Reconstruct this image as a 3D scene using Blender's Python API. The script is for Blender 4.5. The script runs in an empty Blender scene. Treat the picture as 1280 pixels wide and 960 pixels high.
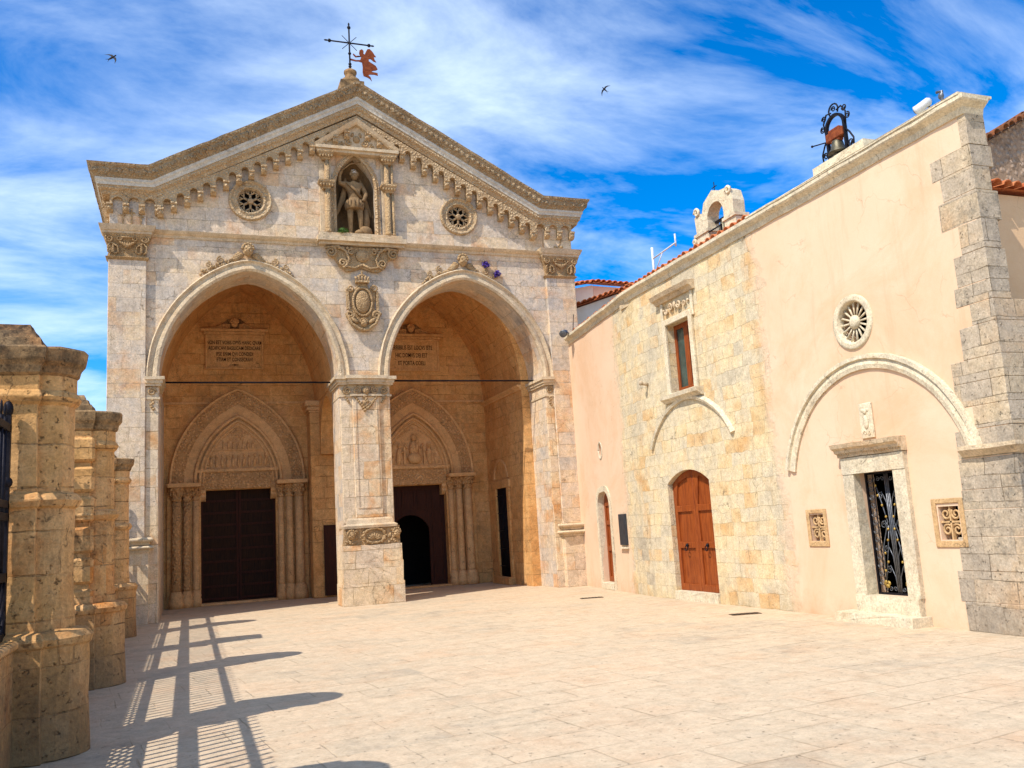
import bpy, bmesh, math, random
from mathutils import Vector, Matrix, noise
from mathutils.geometry import tessellate_polygon
random.seed(7)
R = math.radians
C = bpy.context.scene.collection
scene = bpy.context.scene

# ------------------------------------------------------------------ camera
cd = bpy.data.cameras.new('camera'); cam = bpy.data.objects.new('camera', cd); C.objects.link(cam)
cd.sensor_width = 36; cd.lens = 1098.8 / 1280 * 36; cd.clip_start = .1; cd.clip_end = 2000
cx_, cy_, cz_ = Vector((.93834, -.34035, -.06058)), Vector((.00162, -.17093, .98528)), Vector((-.3457, -.92463, -.15984))
m = Matrix((cx_, cy_, cz_)).transposed().to_4x4(); m.translation = (0, 0, 1.6)
cam.matrix_world = m
scene.camera = cam

# ------------------------------------------------------------------ light
SUN = Vector((-.70, -.33, 1.0)).normalized()
EL = math.asin(SUN.z); ROT = math.atan2(SUN.x, SUN.y)
sd = bpy.data.lights.new('sun', 'SUN'); so = bpy.data.objects.new('sun', sd); C.objects.link(so)
sd.energy = 4.0; sd.angle = R(.42); sd.color = (1, .935, .865)
so.rotation_euler = (-SUN).to_track_quat('-Z', 'Y').to_euler()

w = bpy.data.worlds.new('World'); scene.world = w; w.use_nodes = True
nt = w.node_tree; N = nt.nodes; L = nt.links; N.clear()
wo = N.new('ShaderNodeOutputWorld'); bg = N.new('ShaderNodeBackground'); bg.inputs[1].default_value = .15
sky = N.new('ShaderNodeTexSky'); sky.sky_type = 'NISHITA'; sky.sun_disc = False
sky.sun_elevation = EL; sky.sun_rotation = ROT; sky.altitude = 800; sky.air_density = 1.0; sky.dust_density = .3; sky.ozone_density = 2.5
hs = N.new('ShaderNodeHueSaturation'); hs.inputs['Saturation'].default_value = 1.6; hs.inputs['Value'].default_value = 1.12; hs.inputs['Hue'].default_value = .508
L.new(sky.outputs[0], hs.inputs['Color'])
tc = N.new('ShaderNodeTexCoord')
sp = N.new('ShaderNodeSeparateXYZ'); L.new(tc.outputs['Generated'], sp.inputs[0])
def wmath(op, a, b=None, c=None):
    n = N.new('ShaderNodeMath'); n.operation = op
    for i, v in enumerate((a, b, c)):
        if v is None: continue
        if isinstance(v, (int, float)): n.inputs[i].default_value = v
        else: L.new(v, n.inputs[i])
    return n.outputs[0]
zz = wmath('ADD', wmath('MAXIMUM', sp.outputs[2], 0), .25)
px = wmath('DIVIDE', sp.outputs[0], zz); py = wmath('DIVIDE', sp.outputs[1], zz)
cb = N.new('ShaderNodeCombineXYZ'); L.new(px, cb.inputs[0]); L.new(py, cb.inputs[1])
mp = N.new('ShaderNodeMapping'); L.new(cb.outputs[0], mp.inputs[0])
mp.inputs['Rotation'].default_value = (0, 0, R(62)); mp.inputs['Scale'].default_value = (.9, 1.7, 1); mp.inputs['Location'].default_value = (3.3, 1.2, 0)
n1 = N.new('ShaderNodeTexNoise'); L.new(mp.outputs[0], n1.inputs['Vector'])
n1.inputs['Scale'].default_value = 1.9; n1.inputs['Detail'].default_value = 14; n1.inputs['Roughness'].default_value = .6; n1.inputs['Distortion'].default_value = .45
n2 = N.new('ShaderNodeTexNoise'); L.new(cb.outputs[0], n2.inputs['Vector'])
n2.inputs['Scale'].default_value = .9; n2.inputs['Detail'].default_value = 3
az = wmath('ADD', wmath('MULTIPLY', sp.outputs[0], -.16), .0)                       # thin haze gathers to the left of the view
s1 = wmath('ADD', wmath('MULTIPLY', n1.outputs[0], .95), wmath('MULTIPLY', n2.outputs[0], .45))
s2 = wmath('ADD', s1, az)
mr = N.new('ShaderNodeMapRange'); L.new(s2, mr.inputs[0]); mr.inputs[1].default_value = .56; mr.inputs[2].default_value = .92
mr.inputs[3].default_value = 0; mr.inputs[4].default_value = .8
mx = N.new('ShaderNodeMix'); mx.data_type = 'RGBA'
L.new(mr.outputs[0], mx.inputs['Factor']); L.new(hs.outputs[0], mx.inputs['A']); mx.inputs['B'].default_value = (5.6, 6.6, 7.6, 1)
L.new(mx.outputs['Result'], bg.inputs[0]); L.new(bg.outputs[0], wo.inputs[0])
scene.view_settings.view_transform = 'Standard'; scene.view_settings.look = 'None'
scene.view_settings.exposure = .48; scene.view_settings.gamma = 1
scene.render.engine = 'CYCLES'
scene.cycles.diffuse_bounces = 6; scene.cycles.max_bounces = 8

# ------------------------------------------------------------------ materials
def lin(h):
    h = h.lstrip('#'); v = [int(h[i:i+2], 16) / 255 for i in (0, 2, 4)]
    return tuple((c / 12.92 if c <= .04045 else ((c + .055) / 1.055) ** 2.4) for c in v) + (1,)
class NB:
    def __init__(s, name):
        s.m = bpy.data.materials.new(name); s.m.use_nodes = True; s.t = s.m.node_tree
        s.n = s.t.nodes; s.l = s.t.links; s.b = s.n['Principled BSDF']
        s.b.inputs['Specular IOR Level'].default_value = .25
    def put(s, sock, v):
        if v is None: return
        if isinstance(v, bpy.types.NodeSocket): s.l.new(v, sock)
        else: sock.default_value = v
    def math(s, op, a, b=None, c=None, clamp=False):
        n = s.n.new('ShaderNodeMath'); n.operation = op; n.use_clamp = clamp
        for i, v in enumerate((a, b, c)): s.put(n.inputs[i], v)
        return n.outputs[0]
    def pos(s): return s.n.new('ShaderNodeNewGeometry').outputs['Position']
    def noise(s, vec, scale, detail=5, rough=.6, dist=0):
        n = s.n.new('ShaderNodeTexNoise'); s.l.new(vec, n.inputs['Vector'])
        n.inputs['Scale'].default_value = scale; n.inputs['Detail'].default_value = detail
        n.inputs['Roughness'].default_value = rough; n.inputs['Distortion'].default_value = dist
        return n.outputs[0]
    def mapr(s, v, a, b, c=0., d=1.):
        n = s.n.new('ShaderNodeMapRange'); s.put(n.inputs[0], v)
        for i, k in enumerate((a, b, c, d)): n.inputs[i + 1].default_value = k
        return n.outputs[0]
    def mix(s, f, a, b, mode='MIX'):
        n = s.n.new('ShaderNodeMix'); n.data_type = 'RGBA'; n.blend_type = mode
        s.put(n.inputs['Factor'], f); s.put(n.inputs['A'], a); s.put(n.inputs['B'], b)
        return n.outputs['Result']
    def ramp(s, v, cols):
        n = s.n.new('ShaderNodeValToRGB'); s.put(n.inputs[0], v); e = n.color_ramp.elements
        while len(e) < len(cols): e.new(.5)
        for i, (p, c) in enumerate(cols): e[i].position = p; e[i].color = c
        return n.outputs[0]
    def bump(s, h, dist=.02, strength=1., prev=None):
        n = s.n.new('ShaderNodeBump'); s.put(n.inputs['Height'], h); n.inputs['Distance'].default_value = dist
        n.inputs['Strength'].default_value = strength
        if prev is not None: s.l.new(prev, n.inputs['Normal'])
        return n.outputs[0]
    def wallco(s):
        """u runs along whichever wall the face belongs to, v is height; flat faces use x, y"""
        g = s.n.new('ShaderNodeNewGeometry'); p = s.n.new('ShaderNodeSeparateXYZ'); s.l.new(g.outputs['Position'], p.inputs[0])
        q = s.n.new('ShaderNodeSeparateXYZ'); s.l.new(g.outputs['True Normal'], q.inputs[0])
        ax = s.math('GREATER_THAN', s.math('ABSOLUTE', q.outputs[0]), .6)
        azz = s.math('GREATER_THAN', s.math('ABSOLUTE', q.outputs[2]), .8)
        u = s.math('ADD', s.math('MULTIPLY', p.outputs[0], s.math('SUBTRACT', 1., ax)), s.math('MULTIPLY', p.outputs[1], ax))
        v = s.math('ADD', s.math('MULTIPLY', p.outputs[2], s.math('SUBTRACT', 1., azz)), s.math('MULTIPLY', p.outputs[1], azz))
        return g.outputs['Position'], u, v

def stone(name, palette, bw=.62, bh=.31, mortar=.008, mcol='8a7a60', stain='5a5348', stain_amt=.35, ochre='b9772f', ochre_amt=.3,
          pit=.5, blocks=True, carve=0., carve_scale=14, plaster=None, foot=None, wob=.05, top_stain=None, streak=.3, joint=1.):
    b = NB(name)
    P, u, v = b.wallco()
    nz = b.noise(P, 1.1, 3, .5)
    if blocks:
        cu = b.math('ADD', u, b.math('MULTIPLY', b.math('SUBTRACT', nz, .5), wob * 3))
        cv = b.math('ADD', v, b.math('MULTIPLY', b.math('SUBTRACT', b.noise(P, 2.3, 4, .6), .5), wob))
        c = b.n.new('ShaderNodeCombineXYZ'); b.l.new(cu, c.inputs[0]); b.l.new(cv, c.inputs[1])
        br = b.n.new('ShaderNodeTexBrick'); b.l.new(c.outputs[0], br.inputs['Vector'])
        br.inputs['Color1'].default_value = (0, 0, 0, 1); br.inputs['Color2'].default_value = (1, 1, 1, 1); br.inputs['Mortar'].default_value = (.5, .5, .5, 1)
        br.inputs['Scale'].default_value = 1; br.inputs['Brick Width'].default_value = bw; br.inputs['Row Height'].default_value = bh
        br.inputs['Mortar Size'].default_value = mortar; br.inputs['Mortar Smooth'].default_value = .4
        br.offset = .43; br.offset_frequency = 2; br.squash = .72; br.squash_frequency = 3
        rnd = br.outputs['Color']; mf = br.outputs['Fac']
        mvar = b.mapr(b.noise(P, 1.7, 5, .7), .44, .6)
        mfac = b.math('MULTIPLY', mf, b.math('ADD', b.math('MULTIPLY', mvar, .8 * joint), .1 * joint))
    big = b.noise(P, .55, 4, .6)
    mid = b.noise(P, 4.5, 6, .65)
    fine = b.noise(P, 38, 5, .7)
    if blocks:
        s_ = b.math('ADD', b.math('MULTIPLY', rnd, .17), b.math('ADD', b.math('MULTIPLY', big, .5), b.math('MULTIPLY', mid, .38)))
    else:
        s_ = b.math('ADD', b.math('MULTIPLY', big, .6), b.math('MULTIPLY', mid, .4))
    cols = [(.3 + .42 * i / (len(palette) - 1), lin(x)) for i, x in enumerate(palette)]
    col = b.ramp(s_, cols)
    # ochre weathering patches
    om = b.mapr(b.math('ADD', b.math('MULTIPLY', b.noise(P, 1.3, 6, .65, .4), .7), b.math('MULTIPLY', (b.math('ADD', b.math('MULTIPLY', rnd, .5), .25) if blocks else mid), .3)), .52, .68, 0, ochre_amt)
    col = b.mix(om, col, lin(ochre))
    # grey-black lichen in its own blotches
    sm = b.mapr(b.math('MULTIPLY', b.noise(P, .9, 8, .72, .2), b.mapr(b.noise(P, 9, 6, .75), .3, .7, .7, 1.2)), .5, .72, 0, stain_amt)
    col = b.mix(sm, col, lin(stain))
    if top_stain:
        sm2 = b.mapr(b.noise(P, 6, 8, .8), .36, .6, 0, top_stain)
        col = b.mix(sm2, col, lin('3a3226'))
    # pits
    pt = b.mapr(b.noise(P, 17, 6, .75), .6, .7)
    col = b.mix(b.math('MULTIPLY', pt, pit * .55), col, lin('4c3c28'))
    st = b.n.new('ShaderNodeMapping'); b.l.new(P, st.inputs[0]); st.inputs['Scale'].default_value = (3.2, 3.2, .35)
    col = b.mix(b.mapr(b.noise(st.outputs[0], 1, 6, .7), .52, .74, 0, streak), col, lin(stain))
    col = b.mix(.7, col, b.ramp(b.noise(P, 8, 8, .78), [(.32, (.62, .6, .56, 1)), (.68, (1.16, 1.16, 1.16, 1))]), 'MULTIPLY')
    # hairline cracks that come and go
    cw = b.n.new('ShaderNodeVectorMath'); cw.operation = 'ADD'; b.l.new(P, cw.inputs[0])
    cn = b.n.new('ShaderNodeTexNoise'); b.l.new(P, cn.inputs['Vector']); cn.inputs['Scale'].default_value = 2.5; cn.inputs['Detail'].default_value = 6
    cs = b.n.new('ShaderNodeVectorMath'); cs.operation = 'SCALE'; b.l.new(cn.outputs['Color'], cs.inputs[0]); cs.inputs['Scale'].default_value = .55; b.l.new(cs.outputs[0], cw.inputs[1])
    vc = b.n.new('ShaderNodeTexVoronoi'); vc.feature = 'DISTANCE_TO_EDGE'; b.l.new(cw.outputs[0], vc.inputs['Vector']); vc.inputs['Scale'].default_value = 1.6
    ck = b.math('MULTIPLY', b.mapr(vc.outputs['Distance'], .0, .012, 1, 0), b.mapr(b.noise(P, 1.4, 3), .52, .6))
    col = b.mix(b.math('MULTIPLY', ck, .7), col, lin('4a3a26'))
    col = b.mix(.55, col, b.ramp(fine, [(.3, (.45, .43, .4, 1)), (.7, (1.25, 1.24, 1.22, 1))]), 'MULTIPLY')
    h = b.math('ADD', b.math('MULTIPLY', mid, .5), b.math('MULTIPLY', fine, .22))
    h = b.math('SUBTRACT', h, b.math('MULTIPLY', pt, pit * .6))
    if blocks:
        col = b.mix(b.math('MULTIPLY', mfac, .8), col, lin(mcol))
        h = b.math('SUBTRACT', b.math('ADD', h, b.math('MULTIPLY', rnd, .25)), b.math('MULTIPLY', mfac, 1.0))
    if carve:
        vo = b.n.new('ShaderNodeTexVoronoi'); b.l.new(P, vo.inputs['Vector']); vo.inputs['Scale'].default_value = carve_scale
        cv_ = b.mapr(b.math('ADD', vo.outputs['Distance'], b.math('MULTIPLY', fine, .25)), .15, .7)
        h = b.math('SUBTRACT', h, b.math('MULTIPLY', cv_, carve))
        col = b.mix(b.math('MULTIPLY', b.mapr(cv_, .55, 1), .35), col, lin('6a4a24'))
    rough = .9
    if plaster:
        pcol, fn = plaster
        pm = fn(b, P)
        pc = b.mix(b.mapr(b.noise(P, .8, 5, .6), .35, .7, 0, .6), lin(pcol[0]), lin(pcol[1]))
        pc = b.mix(b.mapr(b.noise(P, 3.2, 7, .7), .5, .75, 0, .25), pc, lin(pcol[2]))
        pc = b.mix(b.mapr(b.noise(P, .5, 8, .7, .6), .48, .66, 0, .5), pc, lin(pcol[2]))
        pc = b.mix(b.mapr(b.noise(st.outputs[0], 1.3, 7, .75), .56, .72, 0, .3), pc, lin('b08c66'))
        pc = b.mix(b.math('MULTIPLY', ck, .35), pc, lin('8a6a4a'))
        pc = b.mix(b.mapr(b.noise(P, 60, 3, .6), .3, .7, 0, .12), pc, lin('b09070'))
        col = b.mix(pm, col, pc)
        ph = b.math('ADD', b.math('MULTIPLY', fine, .06), b.math('ADD', b.math('MULTIPLY', nz, .8), .5))
        n = b.n.new('ShaderNodeMix'); n.data_type = 'FLOAT'; b.l.new(pm, n.inputs[0]); b.l.new(h, n.inputs[2]); b.l.new(ph, n.inputs[3]); h = n.outputs[0]
    if foot:
        p = b.n.new('ShaderNodeSeparateXYZ'); b.l.new(P, p.inputs[0])
        fm = b.mapr(b.math('ADD', p.outputs[2], b.math('MULTIPLY', b.math('SUBTRACT', b.noise(P, 2.5, 7, .7), .5), 1.3)), foot[0], foot[1], foot[2], 0)
        col = b.mix(fm, col, lin(foot[3]))
    b.l.new(col, b.b.inputs['Base Color']); b.b.inputs['Roughness'].default_value = rough
    b.l.new(b.bump(h, .03, 1.), b.b.inputs['Normal'])
    return b.m

def plain(name, c1, c2=None, rough=.6, metal=0., sc=8, bumpd=.004, spec=None, grain=False):
    b = NB(name); P = b.pos()
    if grain:
        mpn = b.n.new('ShaderNodeMapping'); b.l.new(P, mpn.inputs[0]); mpn.inputs['Scale'].default_value = (9, 9, .8); P2 = mpn.outputs[0]
        n = b.noise(P2, 4, 7, .65, .6)
    else: n = b.noise(P, sc, 6, .65)
    col = b.mix(b.mapr(n, .35, .68), lin(c1), lin(c2 or c1))
    b.l.new(col, b.b.inputs['Base Color']); b.b.inputs['Roughness'].default_value = rough; b.b.inputs['Metallic'].default_value = metal
    if spec is not None: b.b.inputs['Specular IOR Level'].default_value = spec
    b.l.new(b.bump(n, bumpd), b.b.inputs['Normal'])
    return b.m

def ymask(lo, hi):
    """plaster everywhere except the ashlar between lo and hi along the wall"""
    def fn(b, P):
        p = b.n.new('ShaderNodeSeparateXYZ'); b.l.new(P, p.inputs[0])
        y = b.math('ADD', p.outputs[1], b.math('MULTIPLY', b.math('SUBTRACT', b.noise(P, 1.6, 9, .75), .5), 1.3))
        a = b.mapr(y, hi - .16, hi + .16); c = b.mapr(y, lo - .16, lo + .16, 1, 0)
        return b.math('MAXIMUM', a, c)
    return fn
M = {}
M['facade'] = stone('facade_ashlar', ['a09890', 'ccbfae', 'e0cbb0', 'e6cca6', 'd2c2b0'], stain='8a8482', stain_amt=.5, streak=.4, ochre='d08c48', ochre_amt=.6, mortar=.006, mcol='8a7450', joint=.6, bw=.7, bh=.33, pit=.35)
M['pier'] = stone('pier_ashlar', ['c4b098', 'e2ccae', 'e8cfa8', 'e0bf92'], stain='857668', stain_amt=.4, ochre='d28a3c', ochre_amt=.75, mortar=.006, mcol='8a6a3c', bw=.66, bh=.42, pit=.5)
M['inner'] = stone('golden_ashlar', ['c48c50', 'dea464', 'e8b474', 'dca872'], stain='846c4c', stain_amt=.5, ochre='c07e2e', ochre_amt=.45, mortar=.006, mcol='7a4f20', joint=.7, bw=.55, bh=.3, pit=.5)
M['innercarve'] = stone('golden_carved_stone', ['cc9860', 'e2b078', 'eabe8a'], blocks=False, stain='84684a', stain_amt=.4, ochre='c08438', ochre_amt=.3, pit=.3, carve=1.3, carve_scale=13)
M['innerplain'] = stone('golden_plain_stone', ['d09c62', 'e4b47c', 'ecc08a'], blocks=False, stain='846c50', stain_amt=.4, ochre='c08438', ochre_amt=.3, pit=.3)
M['trim'] = stone('trim_limestone', ['baa68c', 'dac4a2', 'e2caa2'], blocks=False, stain='75685c', stain_amt=.5, ochre='c98f48', ochre_amt=.45, pit=.4)
M['trimpale'] = stone('pale_fascia_limestone', ['b8b4ac', 'd0c8b8', 'dad0bc'], blocks=False, stain='85827c', stain_amt=.5, ochre='c9a468', ochre_amt=.2, pit=.2)
M['crown'] = stone('lichen_dark_carved_limestone', ['ac9678', 'c8b08c', 'd6c09c'], blocks=False, stain='5c4a38', stain_amt=.55, ochre='b98344', ochre_amt=.5, pit=.7, carve=1.6, carve_scale=14, top_stain=.3)
M['band'] = stone('ochre_carved_band', ['c4a47c', 'd8bc94', 'e2cca8'], blocks=False, stain='6a5440', stain_amt=.55, ochre='c08842', ochre_amt=.4, pit=.4, carve=1.2, carve_scale=15)
M['carved'] = stone('carved_limestone', ['b0926a', 'd0b084', 'dec49c'], blocks=False, stain='5e4c3c', stain_amt=.6, ochre='b07c3c', ochre_amt=.5, pit=.7, carve=.7, carve_scale=24)
M['statue'] = stone('weathered_statue_stone', ['765e44', '9c7e58', 'b8986c'], blocks=False, stain='4b4234', stain_amt=.6, ochre='b27a38', ochre_amt=.3, pit=.4)
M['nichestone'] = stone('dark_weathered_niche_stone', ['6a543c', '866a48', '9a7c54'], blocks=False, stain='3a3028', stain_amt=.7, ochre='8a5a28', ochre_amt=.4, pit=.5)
M['gatepier'] = stone('gate_pier_stone', ['b88c58', 'd8a464', 'e6b478', 'd6aa72'], bw=2.3, bh=.36, mortar=.008, mcol='5a4026', stain='5a4838', stain_amt=.6, streak=.4, ochre='cc7c2e', ochre_amt=.95, pit=1., foot=(.2, 1.1, .6, '4e4438'))
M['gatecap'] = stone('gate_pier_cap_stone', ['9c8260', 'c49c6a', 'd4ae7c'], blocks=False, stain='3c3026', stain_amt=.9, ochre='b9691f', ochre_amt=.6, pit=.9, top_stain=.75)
M['rubble'] = stone('rubble_wall', ['a08870', 'b8a08a', 'c8b09a'], blocks=False, carve=1.6, carve_scale=8, stain='5b4c40', stain_amt=.6, ochre='9f7248', ochre_amt=.4, pit=1.3)
M['quoin'] = stone('quoin_limestone', ['9c9284', 'bfaf98', 'd0bb98'], bw=.6, bh=.31, mortar=.006, mcol='6c5c42', stain='6c6a64', stain_amt=.75, ochre='c08a48', ochre_amt=.35, pit=.8, foot=(.0, .4, .3, '6a5a44'))
M['wall'] = stone('ashlar_and_plaster_wall', ['b0a48e', 'd6c8aa', 'e4cfa4', 'dabf8e'], bw=.42, bh=.24, mortar=.005, mcol='846838', stain='989288', stain_amt=.45, ochre='d09650', ochre_amt=.65, wob=.12, joint=.5, pit=.45,
                  plaster=(('dab998', 'dec6aa', 'cc9e72'), ymask(12.0, 17.6)), foot=(-.3, .35, .45, '9a8258'))
M['plaster'] = stone('peach_plaster', ['e2d0aa', 'e8d2a4', 'dccaa6'], plaster=(('d6b48c', 'dac09a', 'c69a6a'), lambda b, P: b.mapr(b.noise(P, 1, 1), -1, -.5)), pit=.1)
M['moulding'] = stone('pale_moulding_stone', ['c4baa6', 'e0d2b4', 'e4d6b6'], blocks=False, stain='8a867c', stain_amt=.5, ochre='c9985a', ochre_amt=.3, pit=.35)
M['ventstone'] = stone('tan_pierced_stone', ['c09a6c', 'd0ac7c', 'd8b88c'], blocks=False, stain='8a6c4a', stain_amt=.3, ochre='c08038', ochre_amt=.4, pit=.3)
M['white'] = plain('white_limewash', 'e6dccb', 'd8c9b2', .9, sc=2)
M['pink'] = plain('pink_limewash', 'dfb9a0', 'e6c6ac', .9, sc=2)
M['tile'] = plain('terracotta_tile', 'a8502a', 'c98050', .85, sc=9, bumpd=.01)
M['oldtile'] = plain('old_terracotta_tile', '8a5230', '4a3826', .9, sc=11, bumpd=.01)
M['iron'] = plain('black_wrought_iron', '17151a', '26242a', .55, .6, sc=20)
M['rust'] = plain('rusted_iron_sheet', '6a3018', '8e4a26', .85, .1, sc=14)
M['rustyellow'] = plain('gilt_rosette_metal', 'b89a50', '8a6a30', .5, .5, sc=30)
M['steel'] = plain('grey_metal_bar', '77797c', '55585c', .45, .7, sc=20)
M['bronze'] = plain('bronze_bell', '6a6452', '3f3c30', .5, .7, sc=12)
M['wood'] = plain('varnished_red_brown_wood', '6e3012', '9c5020', .42, 0, bumpd=.003, grain=True)
M['darkwood'] = plain('dark_brown_wood', '2c140c', '44200f', .75, 0, bumpd=.004, grain=True)
M['blackwood'] = plain('almost_black_old_wood', '1e120a', '36200f', .85, 0, bumpd=.004, grain=True)
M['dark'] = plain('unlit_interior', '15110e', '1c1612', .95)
M['glass'] = plain('dark_window_glass', '2e3a34', '40504a', .08, 0, sc=3, bumpd=.001, spec=.6)
M['curtain'] = plain('grey_curtain', '8a9288', '6c766e', .9)
M['letters'] = plain('painted_inscription_letters', '2a140a', '3a1e10', .8)
M['board'] = plain('dark_notice_board', '3a3c40', '2c2e32', .35)
M['whitemetal'] = plain('white_painted_metal', 'd5d8da', 'b9bec2', .4, .1)
M['lens'] = plain('black_lamp_glass', '101216', '1c2026', .15, 0, spec=.6)
M['leaf'] = plain('green_leaves', '3c5a22', '5c7a34', .8)
M['purple'] = plain('purple_flowers', '3a2a78', '5a3c96', .8)
M['bird'] = plain('swift_feathers', '1c1a1c', '2a2628', .8)
M['cover'] = plain('rusty_drain_iron', '4a3a2c', '66503a', .8, .3)

def ground_mat():
    b = NB('pale_stone_paving'); P = b.pos()
    mp_ = b.n.new('ShaderNodeMapping'); b.l.new(P, mp_.inputs[0]); mp_.inputs['Rotation'].default_value = (0, 0, R(-7))
    wv = b.n.new('ShaderNodeVectorMath'); wv.operation = 'ADD'; b.l.new(mp_.outputs[0], wv.inputs[0])
    nn = b.n.new('ShaderNodeTexNoise'); b.l.new(P, nn.inputs['Vector']); nn.inputs['Scale'].default_value = 1.3
    sc = b.n.new('ShaderNodeVectorMath'); sc.operation = 'SCALE'; b.l.new(nn.outputs['Color'], sc.inputs[0]); sc.inputs['Scale'].default_value = .06
    b.l.new(sc.outputs[0], wv.inputs[1])
    br = b.n.new('ShaderNodeTexBrick'); b.l.new(wv.outputs[0], br.inputs['Vector'])
    br.inputs['Color1'].default_value = (0, 0, 0, 1); br.inputs['Color2'].default_value = (1, 1, 1, 1); br.inputs['Mortar'].default_value = (.5,) * 3 + (1,)
    br.inputs['Scale'].default_value = 1; br.inputs['Brick Width'].default_value = .95; br.inputs['Row Height'].default_value = .52
    br.inputs['Mortar Size'].default_value = .009; br.inputs['Mortar Smooth'].default_value = .5; br.offset = .37; br.squash = .7; br.squash_frequency = 3
    big = b.noise(P, .35, 5, .6); mid = b.noise(P, 3.5, 7, .7); fine = b.noise(P, 30, 6, .75)
    s_ = b.math('ADD', b.math('MULTIPLY', br.outputs['Color'], .13), b.math('ADD', b.math('MULTIPLY', big, .45), b.math('MULTIPLY', mid, .42)))
    col = b.ramp(s_, [(.3, lin('aa9c86')), (.45, lin('c8b496')), (.6, lin('d0b898')), (.75, lin('c8a07a'))])
    col = b.mix(b.mapr(b.noise(P, 1.1, 7, .7), .5, .7, 0, .35), col, lin('c49870'))
    col = b.mix(b.mapr(b.noise(P, 1.9, 9, .78), .54, .68, 0, .38), col, lin('8f806a'))
    col = b.mix(.6, col, b.ramp(b.noise(P, 6, 9, .8), [(.32, (.65, .62, .58, 1)), (.66, (1.15, 1.15, 1.15, 1))]), 'MULTIPLY')
    pit = b.mapr(b.noise(P, 13, 7, .8), .6, .68)
    col = b.mix(b.math('MULTIPLY', pit, .5), col, lin('7a6a50'))
    mf = b.math('MULTIPLY', br.outputs['Fac'], b.mapr(b.noise(P, .9, 5, .7), .42, .62, .04, .5))
    col = b.mix(mf, col, lin('9a8464'))
    col = b.mix(.5, col, b.ramp(fine, [(.25, (.6, .6, .6, 1)), (.75, (1.2, 1.2, 1.2, 1))]), 'MULTIPLY')
    b.l.new(col, b.b.inputs['Base Color']); b.b.inputs['Roughness'].default_value = .8
    h = b.math('SUBTRACT', b.math('ADD', b.math('MULTIPLY', mid, .5), b.math('ADD', b.math('MULTIPLY', fine, .3), b.math('MULTIPLY', br.outputs['Color'], .15))), b.math('ADD', mf, b.math('MULTIPLY', pit, .4)))
    b.l.new(b.bump(h, .022, .9), b.b.inputs['Normal'])
    return b.m
M['ground'] = ground_mat()

# ------------------------------------------------------------------ helpers
class Fr:
    """a wall's own frame: u along the wall, v up, w out of the wall"""
    def __init__(s, o, u, v, w): s.o, s.u, s.v, s.w = Vector(o), Vector(u).normalized(), Vector(v).normalized(), Vector(w).normalized()
    def __call__(s, u, v, w=0.): return s.o + s.u * u + s.v * v + s.w * w
W0 = Fr((0, 0, 0), (1, 0, 0), (0, 1, 0), (0, 0, 1))
F = Fr((0, 21.2, 0), (1, 0, 0), (0, 0, 1), (0, -1, 0))          # church front
G = Fr((0, 25.6, 0), (1, 0, 0), (0, 0, 1), (0, -1, 0))          # back wall of the porch
RA = Fr((9, 0, 0), (0, 1, 0), (0, 0, 1), (-1, 0, 0))            # long wall on the right
_d = Vector((.58, 4.8, 0)).normalized()
RB = Fr((9, 16.4, 0), _d, (0, 0, 1), (-_d.y, _d.x, 0))          # its far end, turned a little

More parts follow.
